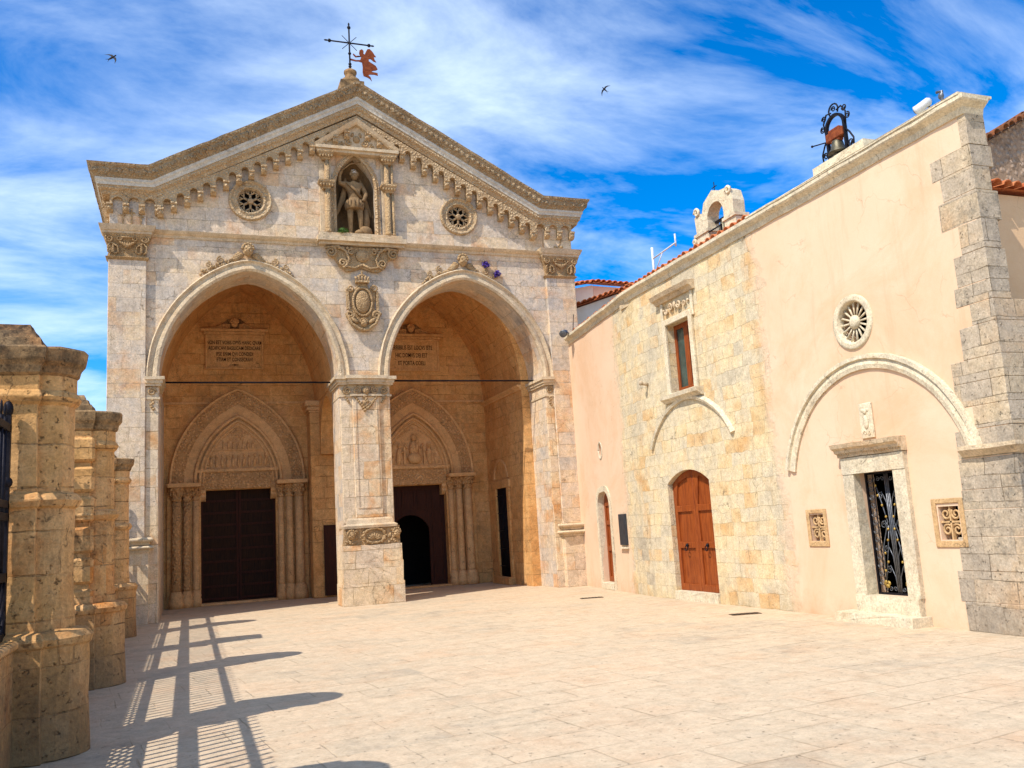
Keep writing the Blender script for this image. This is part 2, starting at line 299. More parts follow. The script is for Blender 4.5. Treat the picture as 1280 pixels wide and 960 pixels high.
class MB:
    def __init__(s): s.v = []; s.f = []; s.sm = []
    def add(s, vs, fs, smooth=False):
        o = len(s.v); s.v += [Vector(p) for p in vs]
        for f in fs: s.f.append([i + o for i in f]); s.sm.append(smooth)
    def box(s, fr, u0, u1, v0, v1, w0, w1, n=None):
        if n:                                                    # subdivided, so that build() can roughen it
            us = [u0 + (u1 - u0) * i / max(1, round((u1 - u0) / n)) for i in range(max(1, round((u1 - u0) / n)) + 1)]
            s.prism(fr, [(a, v0) for a in us] + [(a, v1) for a in reversed(us)], w0, w1); return s
        P = [fr(a, b, c) for c in (w0, w1) for b in (v0, v1) for a in (u0, u1)]
        s.add(P, [(0, 1, 3, 2), (4, 6, 7, 5), (0, 4, 5, 1), (2, 3, 7, 6), (0, 2, 6, 4), (1, 5, 7, 3)]); return s
    def prism(s, fr, pts, w0, w1, holes=(), back=True, smooth_sides=False):
        loops = [list(pts)] + [list(h) for h in holes]
        tri = tessellate_polygon([[Vector((a, b, 0)) for a, b in lp] for lp in loops])
        flat = [p for lp in loops for p in lp]; n = len(flat)
        s.add([fr(a, b, w1) for a, b in flat] + [fr(a, b, w0) for a, b in flat],
              [tuple(t) for t in tri] + ([tuple(i + n for i in reversed(t)) for t in tri] if back else []))
        base = len(s.v) - 2 * n; k = 0
        for lp in loops:
            m_ = len(lp)
            for i in range(m_):
                a, b = k + i, k + (i + 1) % m_
                s.f.append([base + a, base + b, base + b + n, base + a + n]); s.sm.append(smooth_sides)
            k += m_
        return s
    def ring(s, fr, a, b, w0, w1, smooth=False):
        """solid between two open lines a and b of equal length, from depth w0 to w1"""
        n = len(a); P = [fr(*p, w1) for p in a] + [fr(*p, w1) for p in b] + [fr(*p, w0) for p in a] + [fr(*p, w0) for p in b]
        fs = []
        for i in range(n - 1):
            fs += [(i, i + 1, n + i + 1, n + i), (2*n + i, 3*n + i, 3*n + i + 1, 2*n + i + 1), (i, 2*n + i, 2*n + i + 1, i + 1), (n + i, n + i + 1, 3*n + i + 1, 3*n + i)]
        fs += [(0, n, 3*n, 2*n), (n - 1, 3*n - 1, 4*n - 1, 2*n - 1)]
        s.add(P, fs, smooth); return s
    def sweep(s, pts, outs, ups, prof, step=None, smooth=False):
        P, O, U = [Vector(p) for p in pts], [Vector(p) for p in outs], [Vector(p) for p in ups]
        if step:
            p2, o2, u2 = [], [], []
            for i in range(len(P) - 1):
                k = max(1, int((P[i + 1] - P[i]).length / step))
                for j in range(k): t = j / k; p2.append(P[i].lerp(P[i+1], t)); o2.append(O[i].lerp(O[i+1], t)); u2.append(U[i].lerp(U[i+1], t))
            P, O, U = p2 + [P[-1]], o2 + [O[-1]], u2 + [U[-1]]
        m_ = len(prof); vs = [P[i] + O[i] * a + U[i] * b for i in range(len(P)) for a, b in prof]; fs = []
        for i in range(len(P) - 1):
            for j in range(m_): fs.append((i*m_ + j, i*m_ + (j+1) % m_, (i+1)*m_ + (j+1) % m_, (i+1)*m_ + j))
        e = (len(P) - 1) * m_
        fs += [tuple(range(m_)), tuple(e + j for j in reversed(range(m_)))]
        s.add(vs, fs, smooth); return s
    def arc_sweep(s, fr, line, nrm, prof, smooth=False):
        """moulding round an arch: prof = (distance outwards in the wall plane, distance proud of it)"""
        s.sweep([fr(*p, 0) for p in line], [fr.u * a + fr.v * b for a, b in nrm], [fr.w] * len(line), prof, smooth=smooth); return s
    def loft(s, rings, smooth=False, cap=True):
        n = len(rings[0]); vs = [p for r in rings for p in r]; fs = []
        for i in range(len(rings) - 1):
            for j in range(n): fs.append((i*n + j, i*n + (j+1) % n, (i+1)*n + (j+1) % n, (i+1)*n + j))
        if cap: fs += [tuple(reversed(range(n))), tuple((len(rings)-1)*n + j for j in range(n))]
        s.add(vs, fs, smooth); return s
    def lathe(s, c, prof, n=20, axis=(0, 0, 1), smooth=True, a0=0, a1=2*math.pi, cap=True):
        ax = Vector(axis).normalized(); t = ax.orthogonal().normalized(); b = ax.cross(t); c = Vector(c)
        full = abs(a1 - a0 - 2*math.pi) < 1e-6; k = n if full else n + 1
        rings = [[c + ax * z + (t * math.cos(a0 + (a1-a0)*i/n) + b * math.sin(a0 + (a1-a0)*i/n)) * max(r, 1e-4) for i in range(k)] for r, z in prof]
        s.loft(rings, smooth, cap); return s
    def tube(s, pts, r, n=6, r2=None):
        P = [Vector(p) for p in pts]; rings = []
        up = Vector((0, 0, 1))
        t0 = (P[1] - P[0]).normalized(); a = t0.orthogonal().normalized()
        for i, p in enumerate(P):
            t = ((P[min(i+1, len(P)-1)] - P[max(i-1, 0)])).normalized()
            a = (a - t * a.dot(t)); a = a.normalized() if a.length > 1e-6 else t.orthogonal().normalized(); b = t.cross(a)
            rr = r if r2 is None else r + (r2 - r) * i / (len(P) - 1)
            rings.append([p + (a * math.cos(2*math.pi*k/n) + b * math.sin(2*math.pi*k/n)) * rr for k in range(n)])
        s.loft(rings, True); return s
    def blob(s, fr, u, v, w_, ru, rv, rw, n=10, rot=0):
        rings = []; k = max(4, n // 2 + 1)
        for i in range(k + 1):
            ph = -math.pi/2 + math.pi * i / k; rr = max(math.cos(ph), .01); z = math.sin(ph)
            ring = []
            for j in range(n):
                t = 2*math.pi*j/n; a, b_ = rr*math.cos(t)*ru, z*rv
                ring.append(fr(u + a*math.cos(rot) - b_*math.sin(rot), v + a*math.sin(rot) + b_*math.cos(rot), w_ + rr*math.sin(t)*rw))
            rings.append(ring)
        s.loft(rings, True); return s
    def spiral(s, fr, cu, cv, w_, r0, r1, turns, a0, th, n=7, sign=1, rad=5):
        k = max(8, int(abs(turns) * 14)); pts = []
        for i in range(k + 1):
            t = i / k; a = a0 + sign * turns * 2*math.pi * t; r_ = r0 + (r1 - r0) * t
            pts.append(fr(cu + r_*math.cos(a), cv + r_*math.sin(a), w_))
        s.tube(pts, th, rad, th * .75); return s
    def head(s, fr, u, v, w_, r):
        s.blob(fr, u, v, w_, r, r*1.2, r, 12); s.blob(fr, u, v - r*.12, w_ + r*.95, r*.17, r*.3, r*.25, 6)
        for k in (-1, 1): s.blob(fr, u + k*r*.42, v - r*.35, w_ + r*.7, r*.3, r*.3, r*.3, 6); s.blob(fr, u + k*r*.38, v + r*.22, w_ + r*.86, r*.3, r*.08, r*.14, 6)
        s.blob(fr, u, v - r*.55, w_ + r*.8, r*.28, r*.08, r*.15, 6)
        for k in range(7):
            a = math.pi * k / 6; s.blob(fr, u + r*math.cos(a)*.95, v + r*.35 + r*math.sin(a)*.9, w_ + r*.25, r*.35, r*.35, r*.5, 6)
        return s
    def build(s, name, mat, parent=None, jit=0., freq=2.5, bev=0.):
        if jit:
            for i, p in enumerate(s.v): s.v[i] = p + noise.noise_vector(p * freq) * jit + noise.noise_vector(p * freq * 4) * jit * .4
        me = bpy.data.meshes.new(name); me.from_pydata(s.v, [], s.f)
        me.polygons.foreach_set('use_smooth', s.sm)
        bm = bmesh.new(); bm.from_mesh(me); bmesh.ops.recalc_face_normals(bm, faces=bm.faces); bm.to_mesh(me); bm.free()
        me.materials.append(M[mat] if isinstance(mat, str) else mat)
        o = bpy.data.objects.new(name, me); C.objects.link(o)
        if parent is not None:
            o.parent = parent; o.matrix_parent_inverse = Matrix.Translation(-parent_world(parent))
        if bev:
            bm_ = o.modifiers.new('bevel', 'BEVEL'); bm_.width = bev; bm_.segments = 1; bm_.limit_method = 'ANGLE'; bm_.angle_limit = R(50)
        return o
def parent_world(p):
    t = Vector(p.location)
    if p.parent is not None and p.type == 'EMPTY': t += parent_world(p.parent)
    return t
def tag(o, label=None, cat=None, group=None, kind=None):
    if label: o['label'] = label
    if cat: o['category'] = cat
    if group: o['group'] = group
    if kind: o['kind'] = kind
    return o
def empty(name, loc, label, cat, group=None):
    o = bpy.data.objects.new(name, None); C.objects.link(o); o.location = loc; o.empty_display_size = .2
    return tag(o, label, cat, group)
def copy_tree(o, dloc, parent=None):
    c = o.copy(); C.objects.link(c)
    if parent is None: c.location = Vector(o.location) + Vector(dloc)
    else: c.parent = parent
    for ch in list(o.children): copy_tree(ch, (0, 0, 0), c)
    return c
def parc(cx, z0, a, h, n=14, off=0.):
    """pointed (or round, a == h) arch from left spring to right spring; returns points and outward normals"""
    Rr = (a*a + h*h) / (2*a); pts, nr = [], []
    th = math.asin(min(1, h / Rr))
    for side in (-1, 1):
        for i in range(n + 1):
            t = th * (i / n if side < 0 else 1 - i / n)
            if side > 0 and i == 0: continue
            c, s_ = math.cos(t), math.sin(t)
            ccx = cx - side * (Rr - a) if True else cx
            pts.append((cx - side*(Rr - a) + side*Rr*c, z0 + Rr*s_)); nr.append((side*c, s_))
    # apex normal: mitre
    k = n
    cc = math.cos(th); ss = math.sin(th)
    nr[k] = (0, 1 / max(ss, .3)) if h / a > 1.001 else (0, 1)
    return [(p[0] + q[0]*off, p[1] + q[1]*off) for p, q in zip(pts, nr)], nr
def segarc(cx, z0, a, h, n=16, off=0.):
    """segmental / round arc, half width a, rise h"""
    Rr = (a*a + h*h) / (2*h); zc = z0 + h - Rr; th = math.asin(min(1, a / Rr))
    if h > a: th = math.pi - th
    pts, nr = [], []
    for i in range(n + 1):
        t = -th + 2*th*i/n; pts.append((cx + (Rr+off)*math.sin(t), zc + (Rr+off)*math.cos(t))); nr.append((math.sin(t), math.cos(t)))
    return pts, nr
def circ(cx, cy, r, n=28, a0=0): return [(cx + r*math.cos(a0 + 2*math.pi*i/n), cy + r*math.sin(a0 + 2*math.pi*i/n)) for i in range(n)]
def text(body, size, fr, u, v, w_, parent, mat='letters', align='CENTER', xs=1.):
    cu = bpy.data.curves.new('inscription', 'FONT'); cu.body = body; cu.size = size; cu.extrude = .004; cu.align_x = align; cu.resolution_u = 3
    cu.offset = .0005
    to = bpy.data.objects.new('tmp', cu); C.objects.link(to)
    bpy.context.view_layer.update()
    me = bpy.data.meshes.new_from_object(to.evaluated_get(bpy.context.evaluated_depsgraph_get()))
    bpy.data.objects.remove(to)
    for q in me.vertices: q.co = fr(u + q.co.x * xs, v + q.co.y, w_ + q.co.z)
    me.materials.clear(); me.materials.append(M[mat])
    o = bpy.data.objects.new('inscription', me); C.objects.link(o); o.parent = parent
    o.matrix_parent_inverse = Matrix()
    return o

# ------------------------------------------------------------------ ground
g = MB(); g.add([(-400, -400, 0), (400, -400, 0), (400, 600, 0), (-400, 600, 0)], [(0, 1, 2, 3)])
tag(g.build('piazza_paving', 'ground'), kind='structure')

# ================================================================== the church
ROOT = Vector((4.07, 21.2, 0))
ch = empty('church', ROOT, 'old limestone church with a gabled front and two tall arches over a deep porch', 'church')
def part(mb, name, mat, parent=ch, **k):
    o = mb.build(name, mat, None, **k); o.parent = parent
    o.matrix_parent_inverse = Matrix.Translation(-ROOT) if parent is not None and parent.type == 'EMPTY' else Matrix()
    return o
XL, XR, XC = -1.68, 9.88, 4.07
AL = dict(cx=1.41, a=2.03); AR = dict(cx=6.755, a=2.075); ZS = 5.43; AH = 2.58
def softarc(cx, z0, a, h, n=36, e=.2):
    """slightly pointed arch whose crown is worn round"""
    h += .07; Rr = (a*a + h*h)/(2*a); pts = []
    for i in range(n + 1):
        dx = -a*math.cos(math.pi*i/n); q = a*math.sqrt(dx*dx + e*e*(1 - (dx/a)**2))/a
        q = min(q, a); pts.append((cx + dx, z0 + math.sqrt(max(0, Rr*Rr - (q + Rr - a)**2))))
    nr = []
    for i in range(n + 1):
        p, q = pts[max(i-1, 0)], pts[min(i+1, n)]; d = Vector((q[0]-p[0], q[1]-p[1])).normalized(); nr.append((-d.y, d.x))
    nr[0] = (-1, 0); nr[-1] = (1, 0)
    return pts, nr
arcL, nL = softarc(AL['cx'], ZS, AL['a'], AH); arcR, nR = softarc(AR['cx'], ZS, AR['a'], AH)
NZ0, NZ1 = 9.06, 10.3
nicheA, nN = parc(3.99, NZ1, .49, .88, 10)
nichehole = [(3.50, NZ0)] + nicheA + [(4.48, NZ0)]
outer = [(XL, 0), (AL['cx'] - 2.03, 0)] + arcL + [(AL['cx'] + 2.03, 0), (AR['cx'] - 2.075, 0)] + arcR + [(AR['cx'] + 2.075, 0), (XR, 0), (XR, 10.15), (8.98, 10.15), (XC, 12.95), (-.88, 10.15), (XL, 10.15)]
mb = MB().prism(F, outer, -1.1, 0, holes=[nichehole, circ(1.43, 9.80, .32), circ(6.71, 9.75, .32)])
part(mb, 'facade_wall', 'facade')
# niche back: a half round recess closed by a pointed dome
mb = MB(); n = 12; rings = []
for fac, zz_ in [(1, NZ0), (1, 9.6), (1, NZ1)] + [(None, i / 8) for i in range(1, 9)]:
    if fac: hw, z_, dep = .5, zz_, .55
    else:
        idx = int(round(zz_ * 10)); hw = max(.5 * math.cos(zz_ * math.pi / 2) ** .8, .005); z_ = NZ1 + .9 * math.sin(zz_ * math.pi / 2); dep = .55 * math.cos(zz_ * math.pi / 2) ** .7 + .01
    rings.append([F(3.99 + hw * math.cos(math.pi * i / n), z_, -.02 - dep * math.sin(math.pi * i / n)) for i in range(n + 1)])
vs = [p for r in rings for p in r]; k = n + 1
mb.add(vs, [(i*k + j, i*k + j + 1, (i+1)*k + j + 1, (i+1)*k + j) for i in range(len(rings)-1) for j in range(n)], True)
part(mb, 'niche_recess', 'nichestone')
part(MB().box(F, 3.44, 4.54, 9.0, 9.058, -.7, .0), 'niche_floor', 'carved')
# the sides, back, roof
part(MB().box(F, XL + .02, -.62, 0, 10.1, -4.4, -1.1), 'side_wall', 'facade')
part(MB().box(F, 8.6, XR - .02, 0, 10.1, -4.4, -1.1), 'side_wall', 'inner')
part(MB().prism(F, [(XL+.02, 5), (XR-.02, 5), (XR-.02, 10.1), (9, 10.1), (XC, 12.9), (-.9, 10.1), (XL+.02, 10.1)], -9, -4.95), 'rear_wall', 'facade')
for sx in (-1, 1):
    a, b_ = (XC, 12.93), (XC + sx * 6.0, 9.95)
    mb = MB(); mb.prism(F, [a, b_, (b_[0], b_[1] + .14), (a[0], a[1] + .14)], -9, -.3)
    part(mb, 'roof_slope', 'tile')
# vaults behind the front wall
vL, _ = parc(1.41, ZS, 2.03, 3.3, 16); vR, _ = parc(6.61, ZS, 1.99, 3.25, 16)
mb = MB().prism(F, [(-.62, ZS)] + vL[1:-1] + [(3.44, ZS), (4.62, ZS)] + vR[1:-1] + [(8.6, ZS), (8.6, 9.4), (-.62, 9.4)], -4.4, -1.1)
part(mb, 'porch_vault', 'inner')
DV = Fr((3.46, 21.2, 0), (0, 1, 0), (0, 0, 1), (1, 0, 0))
da, _ = parc(2.35, 4.15, 1.15, 1.2, 8)
part(MB().prism(DV, [(1.1, 3.9), (1.2, 3.9), (1.2, 4.15)] + da[1:-1] + [(3.5, 4.15), (3.5, 3.9), (3.7, 3.9), (3.7, ZS + .02), (1.1, ZS + .02)], 0, 1.14), 'dividing_arch', 'inner')
# respond pilaster on the back wall, with impost
mb = MB().box(F, 3.2, 4.86, 0, 5.1, -4.4, -3.7); part(mb, 'respond_pilaster', 'inner', bev=.02)
mb = MB()
for z0, z1, o_ in ((5.1, 5.16, .03), (5.16, 5.27, .08), (5.27, 5.43, .13)): mb.box(F, 3.2 - o_, 4.86 + o_, z0, z1, -4.4, -3.7 + o_)
part(mb, 'respond_impost', 'innerplain', bev=.015)

# ---- portals in the back wall
def portal(cx, hw, ztop, tmpl):
    D = dict(hw=hw)
    return [(cx - hw, 0), (cx - hw, ztop), (cx + hw, ztop), (cx + hw, 0)]
P1, P2 = 1.31, 6.31
dh1 = [(P1-.99, -.0), (P1-.99, 3.08), (P1+.99, 3.08), (P1+.99, 0)]
dh2 = [(P2-.95, -.0), (P2-.95, 2.98), (P2+.95, 2.98), (P2+.95, 0)]
bo = [(-.62, 0)] + dh1 + dh2 + [(8.6, 0), (8.6, 9.3), (-.62, 9.3)]
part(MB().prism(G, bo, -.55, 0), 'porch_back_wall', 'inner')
def mk_portal(cx, hw, z_lint, carved, nm):
    # arches spring at 3.3
    zs = 3.28
    o1, n1_ = parc(cx, zs, 1.75, 2.56, 16); o2, _ = parc(cx, zs, 1.42, 2.16, 16)
    part(MB().ring(G, o1, o2, 0, .12), 'portal_carved_arch', 'innercarve', jit=.006)
    o3, _ = parc(cx, zs, 1.17, 1.86, 16)
    part(MB().ring(G, o2, o3, 0, .1), 'portal_plain_arch', 'innerplain')
    mb = MB()
    for a_, h_, w_, t_ in ((1.14, 1.83, .13, .045), (1.02, 1.70, .09, .04), (.93, 1.58, .05, .03)):
        l_, _ = parc(cx, zs, a_, h_, 16); mb.tube([G(p[0], p[1], w_) for p in l_], t_, 8)
    mb.ring(G, *[parc(cx, zs, a_, h_, 16)[0] for a_, h_ in ((1.17, 1.86), (.9, 1.54))], 0, .055)
    part(mb, 'portal_arch_moulding', 'innerplain')
    # outermost hood
    l_, nn = parc(cx, zs, 1.77, 2.58, 16)
    part(MB().arc_sweep(G, l_, nn, [(-.03, .0), (-.03, .15), (.02, .17), (.035, .12), (.04, 0)]), 'portal_hood_moulding', 'innerplain')
    # carved lintel
    part(MB().box(G, cx-1.12, cx+1.12, z_lint, z_lint + .46, -.05, .06, n=.1), 'portal_lintel', 'innercarve')
    part(MB().box(G, cx-1.1, cx+1.1, z_lint + .462, z_lint + .56, 0, .12), 'portal_lintel_ledge', 'innerplain', bev=.015)
    # jamb columns and capitals
    for sd in (-1, 1):
        base = MB(); shaft = MB(); cap = MB()
        for k, (dx, w_, r_) in enumerate(((hw + .13, .02, .09), (hw + .36, .1, .1), (hw + .62, .18, .12))):
            c_ = G(cx + sd*dx, 0, w_)
            part(MB().lathe(c_, [(r_*1.05, .42), (r_, .5), (r_*.97, 1.7), (r_*.93, 2.84)], 16), 'portal_column', 'innercarve' if carved and sd < 0 and k > 0 else 'innerplain', jit=.006)
            base.lathe(c_, [(r_*1.6, 0), (r_*1.6, .2), (r_*1.35, .23), (r_*1.5, .3), (r_*1.25, .36), (r_*1.1, .43)], 14)
            cap.lathe(c_, [(r_*1.1, 2.82), (r_*1.2, 2.86), (r_*1.02, 2.89), (r_*1.15, 2.98), (r_*1.7, 3.14), (r_*1.75, 3.17)], 14)
            for q in range(9):
                t = q * 2*math.pi/9
                cap.blob(G, cx + sd*dx + math.cos(t)*r_*1.25, 3.0, w_ + math.sin(t)*r_*1.25, .035, .07, .035, 6)
                cap.blob(G, cx + sd*dx + math.cos(t+.3)*r_*1.6, 3.11, w_ + math.sin(t+.3)*r_*1.6, .035, .045, .035, 6)
        part(base, 'portal_column_bases', 'innerplain', jit=.012)
        part(cap, 'portal_column_capitals', 'innercarve', jit=.006)
        x0, x1 = sorted((cx + sd*(hw + .0), cx + sd*(hw + .86)))
        part(MB().prism(G, [(x0, 3.17), (x1, 3.17), (x1, 3.28), (x0, 3.28)], 0, .42), 'portal_abacus', 'innerplain', bev=.025)
        xa, xb = sorted((cx + sd*(hw + .86), cx + sd*(hw + .5)))
        part(MB().box(G, xa, xb, 0, 3.17, 0, .1), 'portal_jamb', 'inner', bev=.01)
        # console carrying the lintel end
        mb = MB().prism(Fr(G(cx + sd*(hw - .13), 0, 0) , (0, -1, 0), (0, 0, 1), (sd, 0, 0)), [(-.3, z_lint - .0), (.04, z_lint), (.04, z_lint - .08), (-.02, z_lint - .14), (.0, z_lint - .2), (-.1, z_lint - .3), (-.3, z_lint - .32)], 0, .14)
        part(mb, 'lintel_console', 'innerplain')
mk_portal(P1, .99, 3.1, True, 'a'); mk_portal(P2, .95, 3.0, False, 'b')
# tympanum of the left portal: two tiers of small standing figures
l_, _ = parc(P1, 3.66, .88, 1.16, 14)
part(MB().prism(G, [(P1-.88, 3.66)] + l_[1:-1] + [(P1+.88, 3.66)], 0, .02), 'tympanum', 'innerplain')
mb = MB(); mb.box(G, P1-.66, P1+.66, 4.16, 4.19, .0, .07)
for i in range(11):
    x = P1 - .72 + i*.144; s = 1 - .12*abs(i-5)/5
    mb.blob(G, x, 3.84, .05, .045, .15*s, .05, 8, rot=random.uniform(-.15, .15)); mb.blob(G, x, 4.02*1. - (.02 if i % 2 else 0), .06, .032, .038, .035, 8)
    mb.blob(G, x + .03, 3.92, .08, .05, .02, .02, 6, rot=.5)
for i in range(7):
    x = P1 - .39 + i*.13
    mb.blob(G, x, 4.27, .05, .04, .09, .04, 8); mb.blob(G, x, 4.39, .06, .028, .034, .03, 8)
for i in range(40):
    t = random.random(); x = P1 + random.uniform(-1, 1)*(.34 - .3*t)
    mb.blob(G, x, 4.45 + .3*t, .03, .03, .04, .03, 6, rot=random.uniform(0, 3))
for i, p in enumerate(parc(P1, 3.68, .80, 1.04, 14)[0]): mb.blob(G, *p, .03, .03, .03, .03, 6)
part(mb, 'tympanum_relief', 'innerplain')
# tympanum of the right portal: seated figure between two attendants
l_, _ = parc(P2, 3.56, .88, 1.22, 14)
part(MB().prism(G, [(P2-.88, 3.56)] + l_[1:-1] + [(P2+.88, 3.56)], 0, .02), 'tympanum', 'innerplain')
mb = MB()
mb.blob(G, P2, 4.06, .08, .15, .24, .1, 12); mb.blob(G, P2, 3.78, .12, .22, .17, .12, 12); mb.head(G, P2, 4.38, .1, .075)
mb.blob(G, P2+.06, 4.1, .17, .06, .12, .05, 8); mb.head(G, P2+.08, 4.24, .17, .04)
for k in (-1, 1):
    mb.box(G, P2 + k*.3 - .025, P2 + k*.3 + .025, 3.58, 4.12, .02, .1)
    mb.blob(G, P2 + k*.24, 4.14, .05, .1, .03, .04, 6, rot=k*1.1)
    mb.blob(G, P2 + k*.46, 3.84, .07, .09, .26, .07, 10, rot=k*.1); mb.head(G, P2 + k*.45, 4.16, .08, .055)
    mb.blob(G, P2 + k*.66, 3.7, .05, .05, .14, .05, 8, rot=k*.25); mb.blob(G, P2 + k*.64, 3.88, .06, .035, .04, .035, 8)
    mb.blob(G, P2 + k*.36, 3.96, .12, .09, .02, .02, 6, rot=-k*.4)
mb.box(G, P2-.8, P2+.8, 3.565, 3.6, .0, .08); mb.box(G, P2-.5, P2+.5, 3.6, 3.9, .0, .035)
for p in parc(P2, 3.58, .80, 1.1, 16)[0]: mb.blob(G, *p, .03, .025, .035, .025, 6)
part(mb, 'tympanum_relief', 'innerplain')
# string course and frieze above the portals on the back wall
part(MB().box(G, -.62, 3.2, 5.46, 5.52, 0, .05).box(G, 4.86, 8.6, 5.46, 5.52, 0, .05), 'back_wall_string_course', 'innerplain', jit=.005)
# doors
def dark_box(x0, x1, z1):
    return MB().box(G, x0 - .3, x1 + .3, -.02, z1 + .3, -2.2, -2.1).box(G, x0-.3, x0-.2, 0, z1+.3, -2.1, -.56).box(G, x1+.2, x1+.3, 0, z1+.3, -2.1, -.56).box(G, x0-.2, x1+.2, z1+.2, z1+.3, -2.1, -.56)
for sx in (-1, 1):
    x0, x1 = sorted((P1 + sx*.005, P1 + sx*.99))
    leaf = part(MB().box(G, x0, x1, 0, 3.08, -.33, -.27), 'portal_door_leaf', 'blackwood')
    mb = MB()
    for i in range(9): mb.box(G, x0 + .06, x1 - .06, .12 + i*.33, .18 + i*.33, -.27, -.245)
    for xx in (x0 + .0, x1 - .06): mb.box(G, xx, xx + .06, 0, 3.08, -.27, -.24)
    for i in range(9):
        for j in range(4): mb.blob(G, x0 + .16 + j*.22, .15 + i*.33, -.243, .014, .014, .012, 6)
    part(mb, 'door_battens', 'darkwood', leaf, bev=.006)
# right portal: panelled frame with an open arched wicket
wx0, wx1 = 5.62, 6.76
wa, _ = segarc((wx0+wx1)/2, 1.62, (wx1-wx0)/2, .5, 12)
mb = MB().prism(G, [(P2-.95, 0), (wx0, 0)] + wa + [(wx1, 0), (P2+.95, 0), (P2+.95, 2.98), (P2-.95, 2.98)], -.36, -.29)
leaf = part(mb, 'portal_door', 'darkwood')
mb = MB()
for (a, b_, c_, d_) in ((5.45, 5.85, 2.28, 2.85), (5.95, 6.35, 2.28, 2.85), (6.42, 6.75, 2.28, 2.85), (6.86, 7.18, 2.28, 2.85), (6.86, 7.18, 1.55, 2.2), (6.86, 7.18, .85, 1.48), (6.86, 7.18, .15, .78)):
    mb.ring(G, [(a, c_), (b_, c_), (b_, d_), (a, d_), (a, c_)], [(a+.04, c_+.04), (b_-.04, c_+.04), (b_-.04, d_-.04), (a+.04, d_-.04), (a+.04, c_+.04)], -.29, -.26)
part(mb, 'door_mouldings', 'darkwood', leaf)
part(MB().arc_sweep(G, wa, segarc((wx0+wx1)/2, 1.62, (wx1-wx0)/2, .5, 12)[1], [(0, -.29), (0, -.25), (.05, -.25), (.05, -.29)]), 'wicket_frame', 'darkwood', leaf)
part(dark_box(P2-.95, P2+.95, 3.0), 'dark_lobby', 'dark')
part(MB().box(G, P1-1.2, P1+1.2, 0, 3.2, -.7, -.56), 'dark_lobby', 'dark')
part(MB().box(G, P1-1.2, P1+1.2, 0.0, .06, -.3, .1), 'portal_threshold', 'innerplain', bev=.01); part(MB().box(G, P2-1.1, P2+1.1, .0, .05, -.3, .1), 'portal_threshold', 'innerplain', bev=.01)
# barred slit window on the right inner wall
IW = Fr((8.6, 0, 0), (0, 1, 0), (0, 0, 1), (-1, 0, 0))
mb = MB().box(IW, 23.85, 24.75, .2, 2.72, .002, .012); part(mb, 'side_doorway', 'dark')
mb = MB()
for (a, b_, c_, d_) in ((23.67, 23.85, .1, 2.72), (24.75, 24.93, .1, 2.72), (23.6, 25.0, 2.72, 2.95)): mb.box(IW, a, b_, c_, d_, 0, .07)
mb.box(IW, 23.6, 25.0, 0, .2, 0, .22)
part(mb, 'side_doorway_frame', 'inner', bev=.012)
mb = MB()
for i in range(7): mb.tube([IW(23.93 + i*.12, .2, .04), IW(23.93 + i*.12, 2.7, .04)], .012)
for i in range(5): mb.tube([IW(23.85, .5 + i*.5, .04), IW(24.75, .5 + i*.5, .04)], .012)
part(mb, 'side_doorway_grille', 'iron')
# string course on right inner wall, blind arch
mb = MB().sweep([(8.6, 25.6, 5.3), (8.6, 22.3, 5.3)], [(-1, 0, 0)]*2, [(0, 0, 1)]*2, [(0, 0), (.04, 0), (.06, .05), (.1, .08), (.13, .13), (0, .13)], .2); part(mb, 'inner_string_course', 'innerplain', jit=.004)
l_, nn = segarc(24.4, 3.0, .55, .5); part(MB().arc_sweep(IW, l_, nn, [(0, 0), (0, .03), (.07, .03), (.07, 0)]), 'blind_arch', 'innerplain')

# ---- plaques
def plaque(cx, hw, z0, z1, lines, size, xs):
    p = part(MB().box(G, cx-hw, cx+hw, z0, z1, 0, .05), 'plaque', 'innerplain', bev=.01)
    mb = MB().ring(G, [(cx-hw, z0), (cx-hw, z1), (cx+hw, z1), (cx+hw, z0), (cx-hw, z0)], [(cx-hw+.06, z0+.06), (cx-hw+.06, z1-.06), (cx+hw-.06, z1-.06), (cx+hw-.06, z0+.06), (cx-hw+.06, z0+.06)], .05, .085)
    part(mb, 'plaque_frame', 'innerplain', p, bev=.01)
    mb = MB().box(G, cx-hw-.04, cx+hw+.04, z1 + .002, z1+.07, 0, .12).box(G, cx-hw-.12, cx+hw+.12, z1+.072, z1+.14, 0, .2)
    for i in range(12): mb.box(G, cx-hw+.03 + i*(2*hw-.1)/12, cx-hw+.09 + i*(2*hw-.1)/12, z1+.015, z1+.06, .12, .15)
    for k in (-1, 1):
        pts = [(cx + k*(hw+.1), z1+.14), (cx + k*hw*.55, z1+.2), (cx + k*hw*.3, z1+.32), (cx + k*hw*.16, z1+.3), (cx + k*hw*.16, z1+.14)]
        mb.prism(G, pts, 0, .07)
        mb.spiral(G, cx + k*hw*.32, z1+.23, .09, .09, .02, 1.3, 0, .025, sign=k)
        mb.tube([G(cx + k*(hw+.1), z1+.16, .1), G(cx + k*hw*.6, z1+.2, .1), G(cx + k*hw*.35, z1+.3, .1)], .022)
    mb.head(G, cx, z1+.32, .1, .1)
    part(mb, 'plaque_pediment', 'innerplain', p)
    part(MB().prism(G, [(cx-hw-.14, z1+.13), (cx+hw+.14, z1+.13), (cx+hw*.5, z1+.27), (cx+hw*.22, z1+.46), (cx, z1+.5), (cx-hw*.22, z1+.46), (cx-hw*.5, z1+.27)], 0, .03), 'plaque_dark_shape', 'gatecap', p)  # flat dark shape drawn behind and above the pediment
    for i, (t, zt) in enumerate(lines): text(t, size, G, cx, zt, .056, p, xs=xs)
    return p
